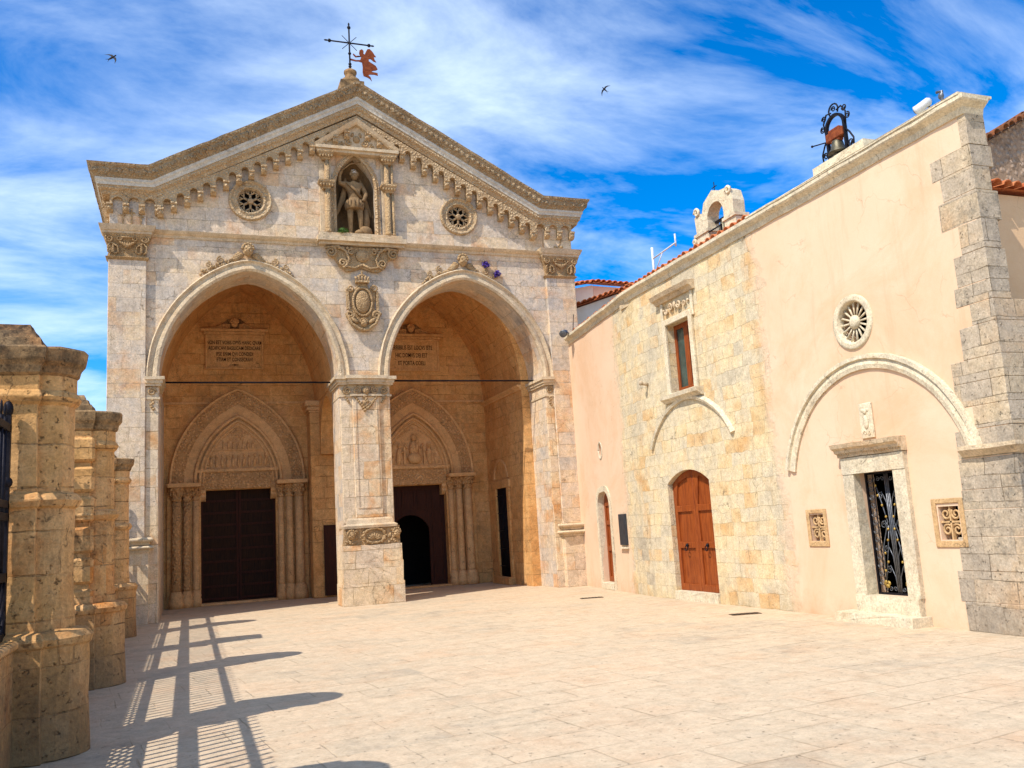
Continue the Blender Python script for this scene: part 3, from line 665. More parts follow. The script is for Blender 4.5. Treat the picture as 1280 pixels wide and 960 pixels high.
plaque(P1 - .07, .79, 6.45, 7.45, [('NON EST VOBIS OPVS HANC QVAM', 7.17), ('AEDIFICAVI BASILICAM DEDICARE', 7.01), ('IPSE ENIM QVI CONDIDI', 6.84), ('ETIAM ET CONSECRAVI', 6.68)], .15, .62)
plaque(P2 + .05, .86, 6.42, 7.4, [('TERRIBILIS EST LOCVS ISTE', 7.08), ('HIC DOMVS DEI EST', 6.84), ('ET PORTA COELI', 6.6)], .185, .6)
mb = MB()
mb.blob(G, P1 - .07, 6.575, .056, .12, .013, .008, 8); mb.blob(G, P1 - .07, 6.575, .058, .03, .025, .008, 8)
part(mb, 'inscription_ornament', 'letters')

# ---- iron tie rods across the arches
for a_, b_ in (((-.62, 5.40), (3.46, 5.40)), ((4.66, 5.44), (8.84, 5.44))):
    part(MB().tube([F(*a_, -.5), F(*b_, -.5)], .022, 8), 'tie_rod', 'iron')

# ---- archivolts on the front
for arc, nn in ((arcL, nL), (arcR, nR)):
    part(MB().arc_sweep(F, arc, nn, [(0, -.03), (-.005, .05), (.05, .085), (.12, .07), (.15, .035), (.2, .045), (.245, .1), (.27, .08), (.28, 0)]), 'archivolt', 'trim', jit=.008)

def swag(mb, fr, pts, r, w_):
    mb.tube([fr(a, b, w_) for a, b in pts], r, 6)
# winged heads and leaf sprays over each arch
for cx, zt in ((AL['cx'] - .06, 8.26), (AR['cx'] - .03, 8.26)):
    mb = MB().head(F, cx, zt + .24, .12, .125)
    for k in (-1, 1):
        for i in range(5): mb.blob(F, cx + k*(.17 + i*.035), zt + .16 - i*.035, .06, .1, .045, .04, 8, rot=k*(.5 - i*.12))
        for i in range(16):
            t = i / 15; x = cx + k*(.35 + t*.72); dx = abs(x - cx)
            z = zt - .02 - dx*.16 - dx*dx*.22 + .08
            mb.blob(F, x, z + random.uniform(-.03, .05), .04, random.uniform(.035, .06), random.uniform(.03, .055), .04, 6, rot=random.uniform(-1, 1))
        mb.spiral(F, cx + k*.62, zt + .0, .05, .09, .02, 1.4, math.pi/2, .022, sign=-k)
        mb.spiral(F, cx + k*.9, zt - .12, .05, .07, .02, 1.3, math.pi/2, .02, sign=k)
    part(mb, 'winged_head_ornament', 'carved', jit=.006)

# ---- pilasters, their capitals and pedestals
def fr_cap_relief(mb, cx, hw, z0, z1, w_):
    h = z1 - z0
    for k in (-1, 1):
        mb.spiral(F, cx + k*hw*.78, z1 - h*.22, w_ + .05, h*.19, .02, 1.6, math.pi/2, .026, sign=-k)
        mb.spiral(F, cx + k*hw*.35, z1 - h*.2, w_ + .05, h*.14, .02, 1.4, math.pi/2, .022, sign=k)
        mb.tube([F(cx + k*hw*.72, z1 - h*.4, w_ + .03), F(cx + k*hw*.42, z0 + h*.42, w_ + .02), F(cx + k*hw*.38, z0 + h*.15, w_ + .01), F(cx + k*hw*.55, z0 + h*.06, w_ + .01), F(cx + k*hw*.62, z0 + h*.2, w_ + .015)], .022, 6)
        mb.tube([F(cx + k*hw*.72, z1 - h*.4, w_ + .03), F(cx + k*hw*.86, z0 + h*.42, w_ + .02), F(cx + k*hw*.84, z0 + h*.15, w_ + .01), F(cx + k*hw*.7, z0 + h*.08, w_)], .022, 6)
        for i in range(4): mb.blob(F, cx + k*hw*(.62), z0 + h*(.16 + i*.09), w_ + .02, .04, .03, .03, 6, rot=i*.6)
    for i in range(7):
        t = -1 + i / 3
        mb.blob(F, cx + t*hw*.26, z1 - h*.42 - (1 - t*t)*h*.1, w_ + .04, .028, .07, .03, 6, rot=-t*.9)
    mb.tube([F(cx - hw*.3, z1 - h*.14, w_ + .06), F(cx + hw*.3, z1 - h*.14, w_ + .06)], .022, 6)
for x0, x1 in ((-1.70, -.90), (9.06, 9.90)):
    cx, hw = (x0+x1)/2, (x1-x0)/2
    part(MB().box(F, x0, x1, 1.6, 8.2, -.2, .1), 'pilaster', 'facade', bev=.012)
    o_ = []
    mb = MB()
    rings = []
    for z, e in ((8.14, .0), (8.2, .06), (8.22, .02), (8.3, .0), (8.5, .03), (8.68, .1), (8.74, .12)):
        rings.append([F(cx - hw - e, z, -.25), F(cx - hw - e, z, .1 + e), F(cx + hw + e, z, .1 + e), F(cx + hw + e, z, -.25)])
    mb.loft(rings); part(mb, 'pilaster_capital', 'carved', jit=.006)
    mb = MB(); fr_cap_relief(mb, cx, hw + .08, 8.24, 8.72, .14); part(mb, 'capital_foliage', 'carved')
    mb = MB(); rings = []
    for z, e in ((8.74, .12), (8.79, .13), (8.8, .15), (8.87, .18), (8.93, .2)): rings.append([F(cx - hw - e, z, -.25), F(cx - hw - e, z, .1 + e), F(cx + hw + e, z, .1 + e), F(cx + hw + e, z, -.25)])
    mb.loft(rings); part(mb, 'capital_abacus', 'trim', jit=.008)
    # attic block above
    part(MB().box(F, x0 + .01, x1 - .01, 8.93, 10.0, -.2, .06), 'attic_block', 'facade', bev=.01)
# three little crosses on the left attic block, one lamb-like carving on the right one
mb = MB()
for x, s in ((-1.4, .9), (-1.22, 1.1), (-1.02, .8)):
    mb.box(F, x-.015, x+.015, 8.97, 8.97 + .38*s, .06, .085); mb.box(F, x-.07*s, x+.07*s, 8.97 + .27*s, 8.97 + .3*s, .06, .083)
part(mb, 'carved_crosses', 'carved')
mb = MB(); mb.tube([F(9.45, 8.97, .07), F(9.62, 9.3, .07)], .02); mb.blob(F, 9.4, 9.02, .07, .05, .06, .03); mb.blob(F, 9.58, 9.05, .07, .06, .04, .03)
part(mb, 'carved_emblem', 'carved')
# left pedestal, right pedestal
def pedestal(x0, x1, z1, w1, mat='pier'):
    part(MB().box(F, x0, x1, 0, z1 - .32, -.3, w1, n=.12), 'pedestal', mat, jit=.014, freq=3)
    mb = MB()
    for (za, zb, e) in ((z1-.32, z1-.26, .03), (z1-.26, z1-.18, .08), (z1-.16, z1-.1, .02), (z1-.1, z1, .06)):
        nseg = 6; rings = []
        for i in range(nseg + 1):
            t = i / nseg; b_ = .035 * math.sin(math.pi*t) if e > .03 else 0; z = za + (zb-za)*t; q = e + b_
            rings.append([F(x0 - q, z, -.3), F(x0 - q, z, w1 + q), F(x1 + q, z, w1 + q), F(x1 + q, z, -.3)])
        mb.loft(rings)
    part(mb, 'pedestal_moulding', 'trim', jit=.008)
pedestal(-1.78, -.82, 1.85, .2); pedestal(9.02, 9.95, 1.6, .25)
# inner jamb strips with small capitals beside the arches
for x0, x1, sg in ((-.9, -.628, -1), (8.838, 9.06, 1)):
    part(MB().box(F, x0, x1, 0, 5.2, -.2, .045), 'jamb_strip', 'pier', bev=.01)
    mb = MB()
    for z0, z1, e in ((4.92, 4.97, .03), (5.22, 5.28, .06), (5.28, 5.36, .09), (5.36, 5.43, .13)): mb.box(F, x0 - (.01 if sg < 0 else .0) - (e if sg > 0 else 0)*1., x1 + (e if sg < 0 else .01), z0, z1, -1.08, .045 + e, n=.1)
    part(mb, 'jamb_impost', 'trim', jit=.006)
    mb = MB(); xc = (x0+x1)/2
    mb.spiral(F, xc, 5.09, .07, .09, .02, 1.6, 0, .022)
    for i in range(5): mb.blob(F, xc + .03*math.sin(i*2), 4.9 - i*.05, .06, .04, .035, .03, 6, rot=i)
    part(mb, 'jamb_capital_carving', 'carved')
# ---- the central pier
part(MB().box(F, 3.455, 4.67, 1.9, 4.95, -.35, .03), 'centre_pier_shaft', 'pier', bev=.012)
part(MB().box(F, 3.74, 4.40, 2.02, 4.95, .03, .085), 'centre_pier_panel', 'pier', bev=.015)
mb = MB().ring(F, [(3.8, 2.25), (4.34, 2.25), (4.34, 4.85), (3.8, 4.85), (3.8, 2.25)], [(3.83, 2.28), (4.31, 2.28), (4.31, 4.82), (3.83, 4.82), (3.83, 2.28)], .08, .1)
part(mb, 'centre_pier_fillet', 'pier')
mb = MB()
for z0, z1, e in ((4.95, 5.0, .03), (5.24, 5.29, .07), (5.29, 5.37, .1), (5.37, 5.45, .15)):
    mb.box(F, 3.46 - e, 4.68 + e, z0, z1, -1.12, .03 + e, n=.1); mb.box(F, 3.72 - e, 4.42 + e, z0 + .003, z1 + .004, .0, .1 + e, n=.1)
mb.box(F, 3.47, 4.67, 5.0, 5.24, -1.05, .02)
part(mb, 'centre_pier_impost', 'trim', jit=.006)
mb = MB()
for k in (-1, 1):
    mb.spiral(F, 4.07 + k*.45, 5.1, .07, .1, .02, 1.7, math.pi/2, .024, sign=-k); mb.spiral(F, 4.07 + k*.22, 5.1, .12, .1, .02, 1.6, math.pi/2, .024, sign=k)
    for i in range(7): mb.blob(F, 4.07 + k*(.3 - i*.04), 4.98 - i*.05, .1, .045, .035, .03, 6, rot=k*i*.4)
    for i in range(4): mb.blob(F, 4.07 + k*(.5 - i*.03), 4.96 - i*.05, .05, .035, .03, .03, 6, rot=k*i*.4)
for i in range(9): mb.blob(F, 4.07 + .04*math.sin(i*2.1), 5.05 - i*.055, .11, .05, .04, .035, 6, rot=i*.5)
mb.blob(F, 4.07, 5.1, .13, .09, .1, .05, 10)
part(mb, 'centre_pier_garland', 'carved')
# pedestal of the central pier with carved band
mb = MB()
for z0, z1, e in ((0, .5, .12), (.5, .98, .1), (.98, 1.38, .085)): mb.box(F, 3.42 - e + .06, 4.72 + e - .02, z0, z1 - .002, -.6, .12 + e, n=.12)
part(mb, 'centre_pier_pedestal', 'pier', jit=.022, freq=2.2, bev=.02)
part(MB().box(F, 3.44, 4.76, 1.38, 1.8, -.6, .16, n=.1), 'centre_pier_carved_block', 'carved', jit=.012)
mb = MB()
l_ = circ(4.15, 1.59, .17, 20); mb.tube([F(a*1.0 + (a-4.15)*.5, b_, .17) for a, b_ in l_ + l_[:1]], .035, 6)
for i in range(14):
    t = i*2*math.pi/14; mb.blob(F, 4.15 + math.cos(t)*.27, 1.59 + math.sin(t)*.18, .18, .045, .03, .03, 6, rot=t)
for i in range(7): t = math.pi*(.1 + .8*i/6); mb.blob(F, 4.15 + math.cos(t)*.1, 1.5 + math.sin(t)*.09, .18, .03, .07, .03, 6, rot=t - math.pi/2)
for xx in (3.6, 4.68): mb.head(F, xx, 1.62, .18, .09)
for i in range(26): mb.blob(F, 3.48 + random.random()*.28 + (1.0 if i % 2 else 0), 1.42 + random.random()*.36, .16, random.uniform(.03, .06), random.uniform(.03, .06), .04, 6, rot=random.random()*3)
part(mb, 'centre_pier_carving', 'carved', jit=.005)
mb = MB(); rings = []
for z, e in ((1.78, .12), (1.84, .13), (1.88, .06), (1.98, .03), (2.02, .0)): rings.append([F(3.56 - e, z, -.3), F(3.56 - e, z, .085 + e), F(4.58 + e, z, .085 + e), F(4.58 + e, z, -.3)])
mb.loft(rings); part(mb, 'centre_pier_base_moulding', 'trim', jit=.01)

# ---- string course across the front
prof = [(0, -.15), (.03, -.15), (.05, -.09), (.09, -.07), (.13, -.03), (.15, 0), (0, .02)]
for xa, xb in ((-.9, 3.02), (5.18, 9.06)):
    part(MB().sweep([F(xa, 8.9, 0), F(xb, 8.88, 0)], [F.w]*2, [F.v]*2, prof, .15), 'string_course', 'trim', jit=.01)

# ---- raking and level cornice, swept round the eaves
sl = math.atan2(12.98 - 10.33, XC + .86); kn = math.tan(sl/2)
pts = [(XL, 26.2, 10.33), (XL, 21.2, 10.33), (-.86, 21.2, 10.33), (XC, 21.2, 13.03), (9.0, 21.2, 10.33), (XR, 21.2, 10.33), (XR, 26.2, 10.33)]
outs = [(-1, 0, 0), (-1, -1, 0), (0, -1, 0), (0, -1, 0), (0, -1, 0), (1, -1, 0), (1, 0, 0)]
ups = [(0, 0, 1), (0, 0, 1), (-kn, 0, 1), (0, 0, 1/math.cos(sl)), (kn, 0, 1), (0, 0, 1), (0, 0, 1)]
for nm, mt, pr in (('crown_moulding', 'crown', [(0, 0), (.47, 0), (.46, -.05), (.42, -.1), (.40, -.2), (.34, -.27), (.32, -.3), (0, -.3)]),
                   ('pale_fascia', 'trimpale', [(0, -.3), (.31, -.3), (.31, -.36), (.28, -.4), (.27, -.46), (0, -.46)]),
                   ('carved_band', 'band', [(0, -.46), (.25, -.46), (.25, -.53), (.2, -.58), (.17, -.66), (0, -.66)])):
    mb = MB().sweep(pts, outs, ups, pr, .12)
    if nm != 'pale_fascia':                                       # leaves and eggs along the moulding
        oo, hh, st_ = (.41, -.15, .16) if nm == 'crown_moulding' else (.225, -.53, .1)
        for i in range(len(pts) - 1):
            if nm == 'carved_band' and i in (5,): continue
            a, b_ = Vector(pts[i]), Vector(pts[i+1]); L1 = (b_ - a).length; k_ = int(L1/st_)
            for q in range(k_):
                t = (q + .5)/k_; o1 = Vector(outs[i]).lerp(Vector(outs[i+1]), t); u1 = Vector(ups[i]).lerp(Vector(ups[i+1]), t)
                c_ = a.lerp(b_, t) + o1*oo + u1*hh; tt = (b_ - a).normalized()
                fr2 = Fr(c_, tt, u1, o1)
                mb.blob(fr2, 0, 0, 0, st_*.36, .07 if nm == 'crown_moulding' else .05, .02, 6, rot=random.uniform(-.2, .2))
    part(mb, nm, mt, jit=.008 if nm != 'crown_moulding' else .012)
# little arches under the cornice
DX = .2933; sp_ = math.tan(sl)
def corbel_line():
    xs = []; x = XC - .27
    left = []
    for i in range(16): left.append(x - i*DX)
    right = [2*XC - a for a in left]
    return left, right
cl, cr_ = corbel_line()
def ztop(x): return 10.33 + sp_*(min(x, 2*XC - x) + .86) - .66/math.cos(sl)*1.0
HH = .34
cb_parts = []
for side, xs in ((-1, cl), (1, cr_)):
    xs = sorted(xs); poly = []
    # bottom edge: corbel foot, stilted round arch, corbel foot ...
    for i in range(len(xs) - 1):
        a, b_ = xs[i], xs[i+1]
        za, zb = ztop(a) - HH, ztop(b_) - HH
        poly += [(a - .055, za) if i == 0 else (a + .0, za), (a + .055, za)]
        cxm = (a+b_)/2; r_ = DX/2 - .065; zc = (za + zb)/2 + .1
        for k in range(9):
            t = math.pi*(1 - k/8); poly.append((cxm + r_*math.cos(t), zc + r_*1.05*math.sin(t)))
        poly.append((b_ - .055, zb))
    poly.append((xs[-1] + .055, ztop(xs[-1]) - HH))
    up_ = [(x, ztop(x) - .0) for x in (xs[-1] + .055, xs[0] - .055)]
    if side < 0: up_ = [(xs[-1] + .055, ztop(xs[-1] + .055)), (xs[0] - .055, ztop(xs[0] - .055))]
    mb = MB().prism(F, poly + up_, 0, .17)
    for i in range(len(xs) - 1):
        a, b_ = xs[i], xs[i+1]; cxm = (a+b_)/2; r_ = DX/2 - .045; zc = (ztop(a) + ztop(b_))/2 - HH + .1
        mb.tube([F(cxm + r_*math.cos(math.pi*k/8), zc + r_*math.sin(math.pi*k/8), .17) for k in range(9)], .016, 5)
    part(mb, 'corbel_arcade', 'band', bev=.01)
    for x in xs:
        z = ztop(x) - HH
        mb = MB().prism(Fr(F(x - .068, z, 0), (0, -1, 0), (0, 0, 1), (1, 0, 0)), [(0, -.17), (.12, -.17), (.19, -.12), (.2, -.02), (.235, -.015), (.235, .03), (0, .03)], 0, .136)
        mb.blob(F, x, z - .08, .19, .05, .055, .04, 6)
        part(mb, 'corbel', 'band')
# apex arch joining both runs
za = ztop(cl[0]) - HH
poly = [(cl[0] + .056, za), (cl[0] + .056, za + .12)]
for k in range(11):
    t = math.pi*(1 - k/10); poly.append((XC + (.27 - .056)*math.cos(t), za + .12 + .2*math.sin(t)))
poly += [(cr_[0] - .056, za + .12), (cr_[0] - .056, za), (cr_[0] - .056, ztop(cr_[0] - .056)), (XC, ztop(XC)), (cl[0] + .056, ztop(cl[0] + .056))]
poly = [(cl[0] + .056, ztop(cl[0] + .056)), (cl[0] + .056, za + .12)] + poly[2:-4] + [(cr_[0] - .056, ztop(cr_[0] - .056)), (XC, ztop(XC))]
part(MB().prism(F, poly, 0, .17), 'corbel_arcade', 'band')
# level runs at the two ends and round the left flank
for x0, x1 in ((XL, cl[-1] - .056), (cr_[-1] + .056, XR)):
    n_ = 3; dxx = (x1 - x0)/n_; zb = 9.43; pl = [(x0, zb)]
    for i in range(n_):
        pl += [(x0 + i*dxx + .055, zb)]
        for k in range(9): t = math.pi*(1 - k/8); pl.append((x0 + (i+.5)*dxx + (dxx/2 - .055)*math.cos(t), zb + .08 + (dxx/2-.055)*math.sin(t)))
        pl += [(x0 + (i+1)*dxx - .055, zb)]
    pl += [(x1, zb), (x1, 9.68), (x0, 9.68)]
    part(MB().prism(F, pl, 0, .17), 'corbel_arcade', 'band', bev=.01)
    for i in range(n_ + 1):
        x = x0 + i*dxx
        mb = MB().prism(Fr(F(x - .068, zb, 0), (0, -1, 0), (0, 0, 1), (1, 0, 0)), [(0, -.17), (.12, -.17), (.19, -.12), (.2, -.02), (.235, -.015), (.235, .03), (0, .03)], 0, .136)
        mb.blob(F, x, zb - .08, .19, .05, .055, .04, 6); part(mb, 'corbel', 'band')
FL = Fr((XL, 21.2, 0), (0, 1, 0), (0, 0, 1), (-1, 0, 0))
for i in range(14):
    part(MB().prism(Fr(FL(.25 + i*.33, 9.45, 0), (-1, 0, 0), (0, 0, 1), (0, 1, 0)), [(0, -.17), (.1, -.17), (.17, -.1), (.2, .02), (.2, .24), (0, .24)], 0, .14), 'flank_corbel', 'band')

# ---- rose windows
for (cx, cz) in ((1.43, 9.80), (6.71, 9.75)):
    ros = part(MB().lathe(F(cx, cz, -.02), [(.30, -.06), (.31, .05), (.35, .07), (.37, .05), (.44, .055), (.46, .1), (.5, .1), (.515, .02), (.51, -.02), (.3, -.06)], 40, axis=(0, -1, 0), cap=False), 'rose_window_surround', 'band')
    mb = MB()
    o_ = circ(cx, cz, .335, 36); i_ = circ(cx, cz, .285, 36); mb.ring(F, o_ + o_[:1], i_ + i_[:1], -.1, -.02)
    mb.lathe(F(cx, cz, -.1), [(.075, 0), (.075, .1), (.04, .12)], 16, axis=(0, -1, 0))
    for k in range(6):
        a = k*math.pi/3 + math.pi/6; d = Vector((math.cos(a), math.sin(a)))
        mb.tube([F(cx + d.x*.06, cz + d.y*.06, -.06), F(cx + d.x*.19, cz + d.y*.19, -.06)], .03, 6)
        for s in (-1, 1):
            aa = a + s*.42
            mb.tube([F(cx + d.x*.17, cz + d.y*.17, -.06), F(cx + math.cos(a + s*.3)*.22, cz + math.sin(a + s*.3)*.22, -.06), F(cx + math.cos(aa)*.29, cz + math.sin(aa)*.29, -.06)], .02, 6)
            l2 = circ(cx + math.cos(a + s*.26)*.245, cz + math.sin(a + s*.26)*.245, .035, 10); mb.tube([F(p[0], p[1], -.06) for p in l2 + l2[:2]], .014, 5)
        a2 = a + math.pi/6; mb.blob(F, cx + math.cos(a2)*.26, cz + math.sin(a2)*.26, -.06, .022, .022, .03, 6)
    part(mb, 'rose_window_tracery', 'band', ros)
    part(MB().lathe(F(cx, cz, -.22), [(.33, 0), (.33, .02)], 30, axis=(0, -1, 0)), 'rose_window_pane', 'dark', ros)

# ---- niche surround
part(MB().box(F, 3.03, 5.17, 8.75, 8.82, 0, .2, n=.1).box(F, 2.99, 5.21, 8.822, 8.95, 0, .3, n=.1).box(F, 3.05, 5.12, 8.952, 9.05, 0, .22, n=.1), 'niche_sill', 'trim', jit=.008)
l_, nn = parc(3.99, NZ1, .49, .88, 12)
l2 = [(3.5, 9.06)] + l_ + [(4.48, 9.06)]; n2_ = [(-1, 0)] + nn + [(1, 0)]
part(MB().arc_sweep(F, l2, n2_, [(0, -.05), (0, .06), (.05, .09), (.09, .06), (.12, .06), (.12, 0)]), 'niche_arch_moulding', 'band', jit=.004)
for cx in (3.25, 4.82):
    mb = MB().box(F, cx - .16, cx + .15, 9.05, 11.15, 0, .05); part(mb, 'niche_pilaster', 'trim', bev=.01)
    for q in (0, 1):
        cxx = cx + (.03 if cx < 4 else -.03) + (.14 if q and cx > 4 else 0)
        if q and cx < 4: continue
        rr = .075 if not q else .04
        part(MB().lathe(F(cxx, 0, .13), [(rr*1.4, 9.05), (rr*1.4, 9.1), (rr*1.1, 9.14), (rr, 9.18), (rr*.92, 10.2)], 14), 'niche_column', 'carved')
        part(MB().lathe(F(cxx, 0, .13), [(rr*1.2, 10.42), (rr*.9, 10.46), (rr*.8, 10.98)], 14), 'niche_column', 'carved')
    for zc in (10.3, 11.07):
        mb = MB()
        rings = [[F(cx + a*e, z, .02 if c_ < 0 else .13 + e*.75) for a, c_ in ((-1, -1), (-1, 1), (1, 1), (1, -1))] for z, e in ((zc - .11, .09), (zc - .04, .12), (zc + .04, .19), (zc + .06, .2), (zc + .1, .2))]
        mb.loft(rings)
        for k in range(5): mb.blob(F, cx - .14 + k*.07, zc - .02, .24, .035, .05, .03, 6)
        part(mb, 'niche_column_capital', 'carved', jit=.004)
    pass
# pediment
mb = MB().box(F, 3.03, 5.06, 11.17, 11.24, 0, .22).box(F, 3.0, 5.1, 11.242, 11.32, 0, .28)
part(mb, 'niche_entablature', 'trim', jit=.004)
part(MB().prism(F, [(3.1, 11.32), (5.0, 11.32), (4.05, 12.0)], 0, .1), 'niche_pediment', 'trim')
ps = math.atan2(.72, 1.06)
part(MB().sweep([F(3.0, 11.32, 0), F(4.05, 12.05, 0), F(5.1, 11.32, 0)], [F.w]*3, [Vector((-math.sin(ps), 0, math.cos(ps))), Vector((0, 0, 1/math.cos(ps))), Vector((math.sin(ps), 0, math.cos(ps)))], [(0, -.06), (.2, -.06), (.24, -.02), (.28, .05), (0, .05)], .1), 'niche_pediment_cornice', 'trim', jit=.006)
mb = MB(); mb.blob(F, 4.05, 11.6, .11, .09, .1, .05)
for k in (-1, 1):
    mb.spiral(F, 4.05 + k*.2, 11.5, .12, .1, .02, 1.4, math.pi/2, .025, sign=-k); mb.spiral(F, 4.05 + k*.4, 11.43, .12, .07, .02, 1.3, math.pi/2, .02, sign=k)
    mb.blob(F, 4.05 + k*.1, 11.72, .11, .04, .07, .03, 6, rot=k*.4); mb.blob(F, 4.05 + k*.58, 11.4, .11, .06, .03, .03, 6)
part(mb, 'niche_pediment_carving', 'carved')
# bracket below the sill: scrolled panel
pl = [(3.2, 8.72), (3.25, 8.5), (3.42, 8.42), (3.52, 8.22), (3.7, 8.1), (3.9, 8.13), (4.08, 8.2), (4.28, 8.12), (4.5, 8.1), (4.68, 8.22), (4.76, 8.42), (4.98, 8.5), (5.05, 8.74)]
part(MB().prism(F, pl, 0, .1), 'niche_bracket', 'carved', bev=.02, jit=.01)
mb = MB()
for k in (-1, 1):
    c_ = 4.1
    mb.spiral(F, c_ + k*.78, 8.57, .14, .14, .02, 1.8, math.pi/2, .036, sign=k); mb.spiral(F, c_ + k*.5, 8.3, .14, .12, .02, 1.6, -math.pi/2, .034, sign=-k)
    mb.tube([F(c_ + k*.92, 8.68, .13), F(c_ + k*.6, 8.72, .15), F(c_ + k*.42, 8.6, .16), F(c_ + k*.34, 8.4, .15), F(c_ + k*.4, 8.22, .13), F(c_ + k*.2, 8.18, .12), F(c_, 8.28, .12)], .035, 6)
    mb.spiral(F, c_ + k*.3, 8.6, .16, .08, .02, 1.4, 0, .026, sign=k)
    for i in range(5): mb.blob(F, c_ + k*(.28 + i*.1), 8.68, .15, .05, .04, .04, 6)
mb.blob(F, 4.1, 8.5, .12, .18, .16, .06, 12)
part(mb, 'niche_bracket_scrolls', 'carved', jit=.004)

# ---- coat of arms between the arches
cx, cz = 4.07, 7.2
arms = part(MB().prism(F, [(3.72, 7.62), (3.78, 7.2), (3.66, 7.0), (3.74, 6.78), (3.92, 6.62), (4.07, 6.56), (4.22, 6.62), (4.4, 6.78), (4.48, 7.0), (4.36, 7.2), (4.42, 7.62), (4.24, 7.68), (4.16, 7.82), (3.98, 7.82), (3.9, 7.68)], 0, .09), 'coat_of_arms', 'carved', bev=.02, jit=.008)
mb = MB().blob(F, cx, 7.32, .1, .19, .3, .09, 18)
part(mb, 'oval_shield', 'carved', arms)
mb = MB()
l_ = [(cx + math.cos(t*math.pi/12)*.235, 7.32 + math.sin(t*math.pi/12)*.36) for t in range(25)]; mb.tube([F(a, b_, .12) for a, b_ in l_], .035, 6)
for k in (-1, 1):
    mb.box(F, cx + k*.37 - .03, cx + k*.37 + .03, 7.12, 7.6, .05, .13)
    mb.spiral(F, cx + k*.33, 6.98, .13, .11, .02, 1.6, 0, .035, sign=k); mb.spiral(F, cx + k*.3, 7.66, .12, .09, .02, 1.4, math.pi, .03, sign=-k)
    mb.tube([F(cx + k*.42, 7.02, .12), F(cx + k*.3, 6.76, .14), F(cx + k*.1, 6.62, .14), F(cx, 6.6, .13)], .04, 6)
    mb.blob(F, cx + k*.22, 6.84, .13, .12, .05, .05, 8, rot=k*.6)
mb.head(F, cx, 6.78, .14, .085)
mb.box(F, cx - .17, cx + .17, 7.8, 7.86, .03, .2)
for i in range(5):
    t = (i - 2)/2; mb.blob(F, cx + t*.15, 7.93 - abs(t)*.02, .13, .035, .07, .04, 6, rot=-t*.3); mb.blob(F, cx + t*.09, 8.02 - abs(t)*.05, .12, .035, .035, .035, 6)
mb.blob(F, cx, 8.08, .12, .03, .04, .03, 6)
part(mb, 'coat_of_arms_scrolls', 'carved', arms, jit=.004)

part(MB().tube([F(8.86, 5.3, -.2), F(8.865, 3, -.2), F(8.85, 1.7, -.2), F(8.855, .3, -.2)], .007, 5), 'cable', 'iron')
# wooden door leaf seen at the foot of the respond
part(MB().box(F, 3.5, 4.3, .05, 1.95, -3.7, -3.64), 'respond_door', 'darkwood', bev=.01)

# ================================================================== things on and round the church
# finial drum + weather vane
ROOT = Vector((4.0, 21.35, 13.0))
vane = empty('weather_vane', ROOT, 'rusty angel weather vane with an iron cross on top of the church gable', 'weather vane')
ORG = Fr((4.0, 21.35, 0), (1, 0, 0), (0, 0, 1), (0, -1, 0))
part(MB().box(ORG, -.3, .3, 12.9, 13.22, -.28, .28, n=.1).lathe((4.0, 21.35, 0), [(.26, 13.2), (.24, 13.35), (.15, 13.42), (.14, 13.5), (.17, 13.54), (.17, 13.6), (.08, 13.66)], 18), 'stone_finial', 'gatecap', vane, jit=.012)
mb = MB().tube([ORG(0, 13.6), ORG(0, 14.86)], .022, 8)
cz = 14.42
mb.tube([ORG(-.52, cz + .0), ORG(.52, cz)], .02, 8)
for p_, d_ in (((0, 14.86), (0, 1)), ((-.52, cz), (-1, 0)), ((.52, cz), (1, 0))):
    mb.blob(ORG, p_[0], p_[1], 0, .05, .05, .04, 8); mb.blob(ORG, p_[0] + d_[0]*.09, p_[1] + d_[1]*.09, 0, .025 + abs(d_[0])*.03, .025 + abs(d_[1])*.03, .02, 6)
for k in range(4):
    a = math.pi/4 + k*math.pi/2; mb.tube([ORG(.03*math.cos(a), cz + .03*math.sin(a)), ORG(.27*math.cos(a), cz + .27*math.sin(a))], .009, 5)
for z in (13.75, 13.82, 14.12): mb.blob(ORG, 0, z, 0, .045, .04, .045, 8)
part(mb, 'iron_cross', 'iron', vane)
ang = [(.02, .40), (.22, .37), (.36, .39), (.40, .5), (.3, .52), (.22, .50), (.13, .57), (.11, .54), (.2, .46), (.36, .52), (.33, .6), (.35, .7), (.43, .74), (.49, .69), (.48, .6), (.52, .58), (.56, .66), (.62, .76), (.7, .78), (.8, .7), (.87, .6), (.92, .55), (.84, .54), (.86, .46), (.92, .38), (.82, .4), (.74, .46),
       (.66, .46), (.66, .38), (.78, .32), (.9, .26), (.96, .16), (.9, .12), (.8, .1), (.72, .06), (.84, .05), (.95, .04), (.96, -.04), (.86, -.02), (.68, -.03), (.62, -.06), (.7, -.12), (.74, -.24), (.68, -.17), (.58, -.13), (.46, -.1), (.43, .02), (.44, .18), (.42, .32), (.3, .34), (.2, .33), (.02, .35)]
part(MB().prism(ORG, [(a*.76, 13.62 + b_*.9) for a, b_ in ang], -.012, .012), 'angel_plate', 'rust', vane)

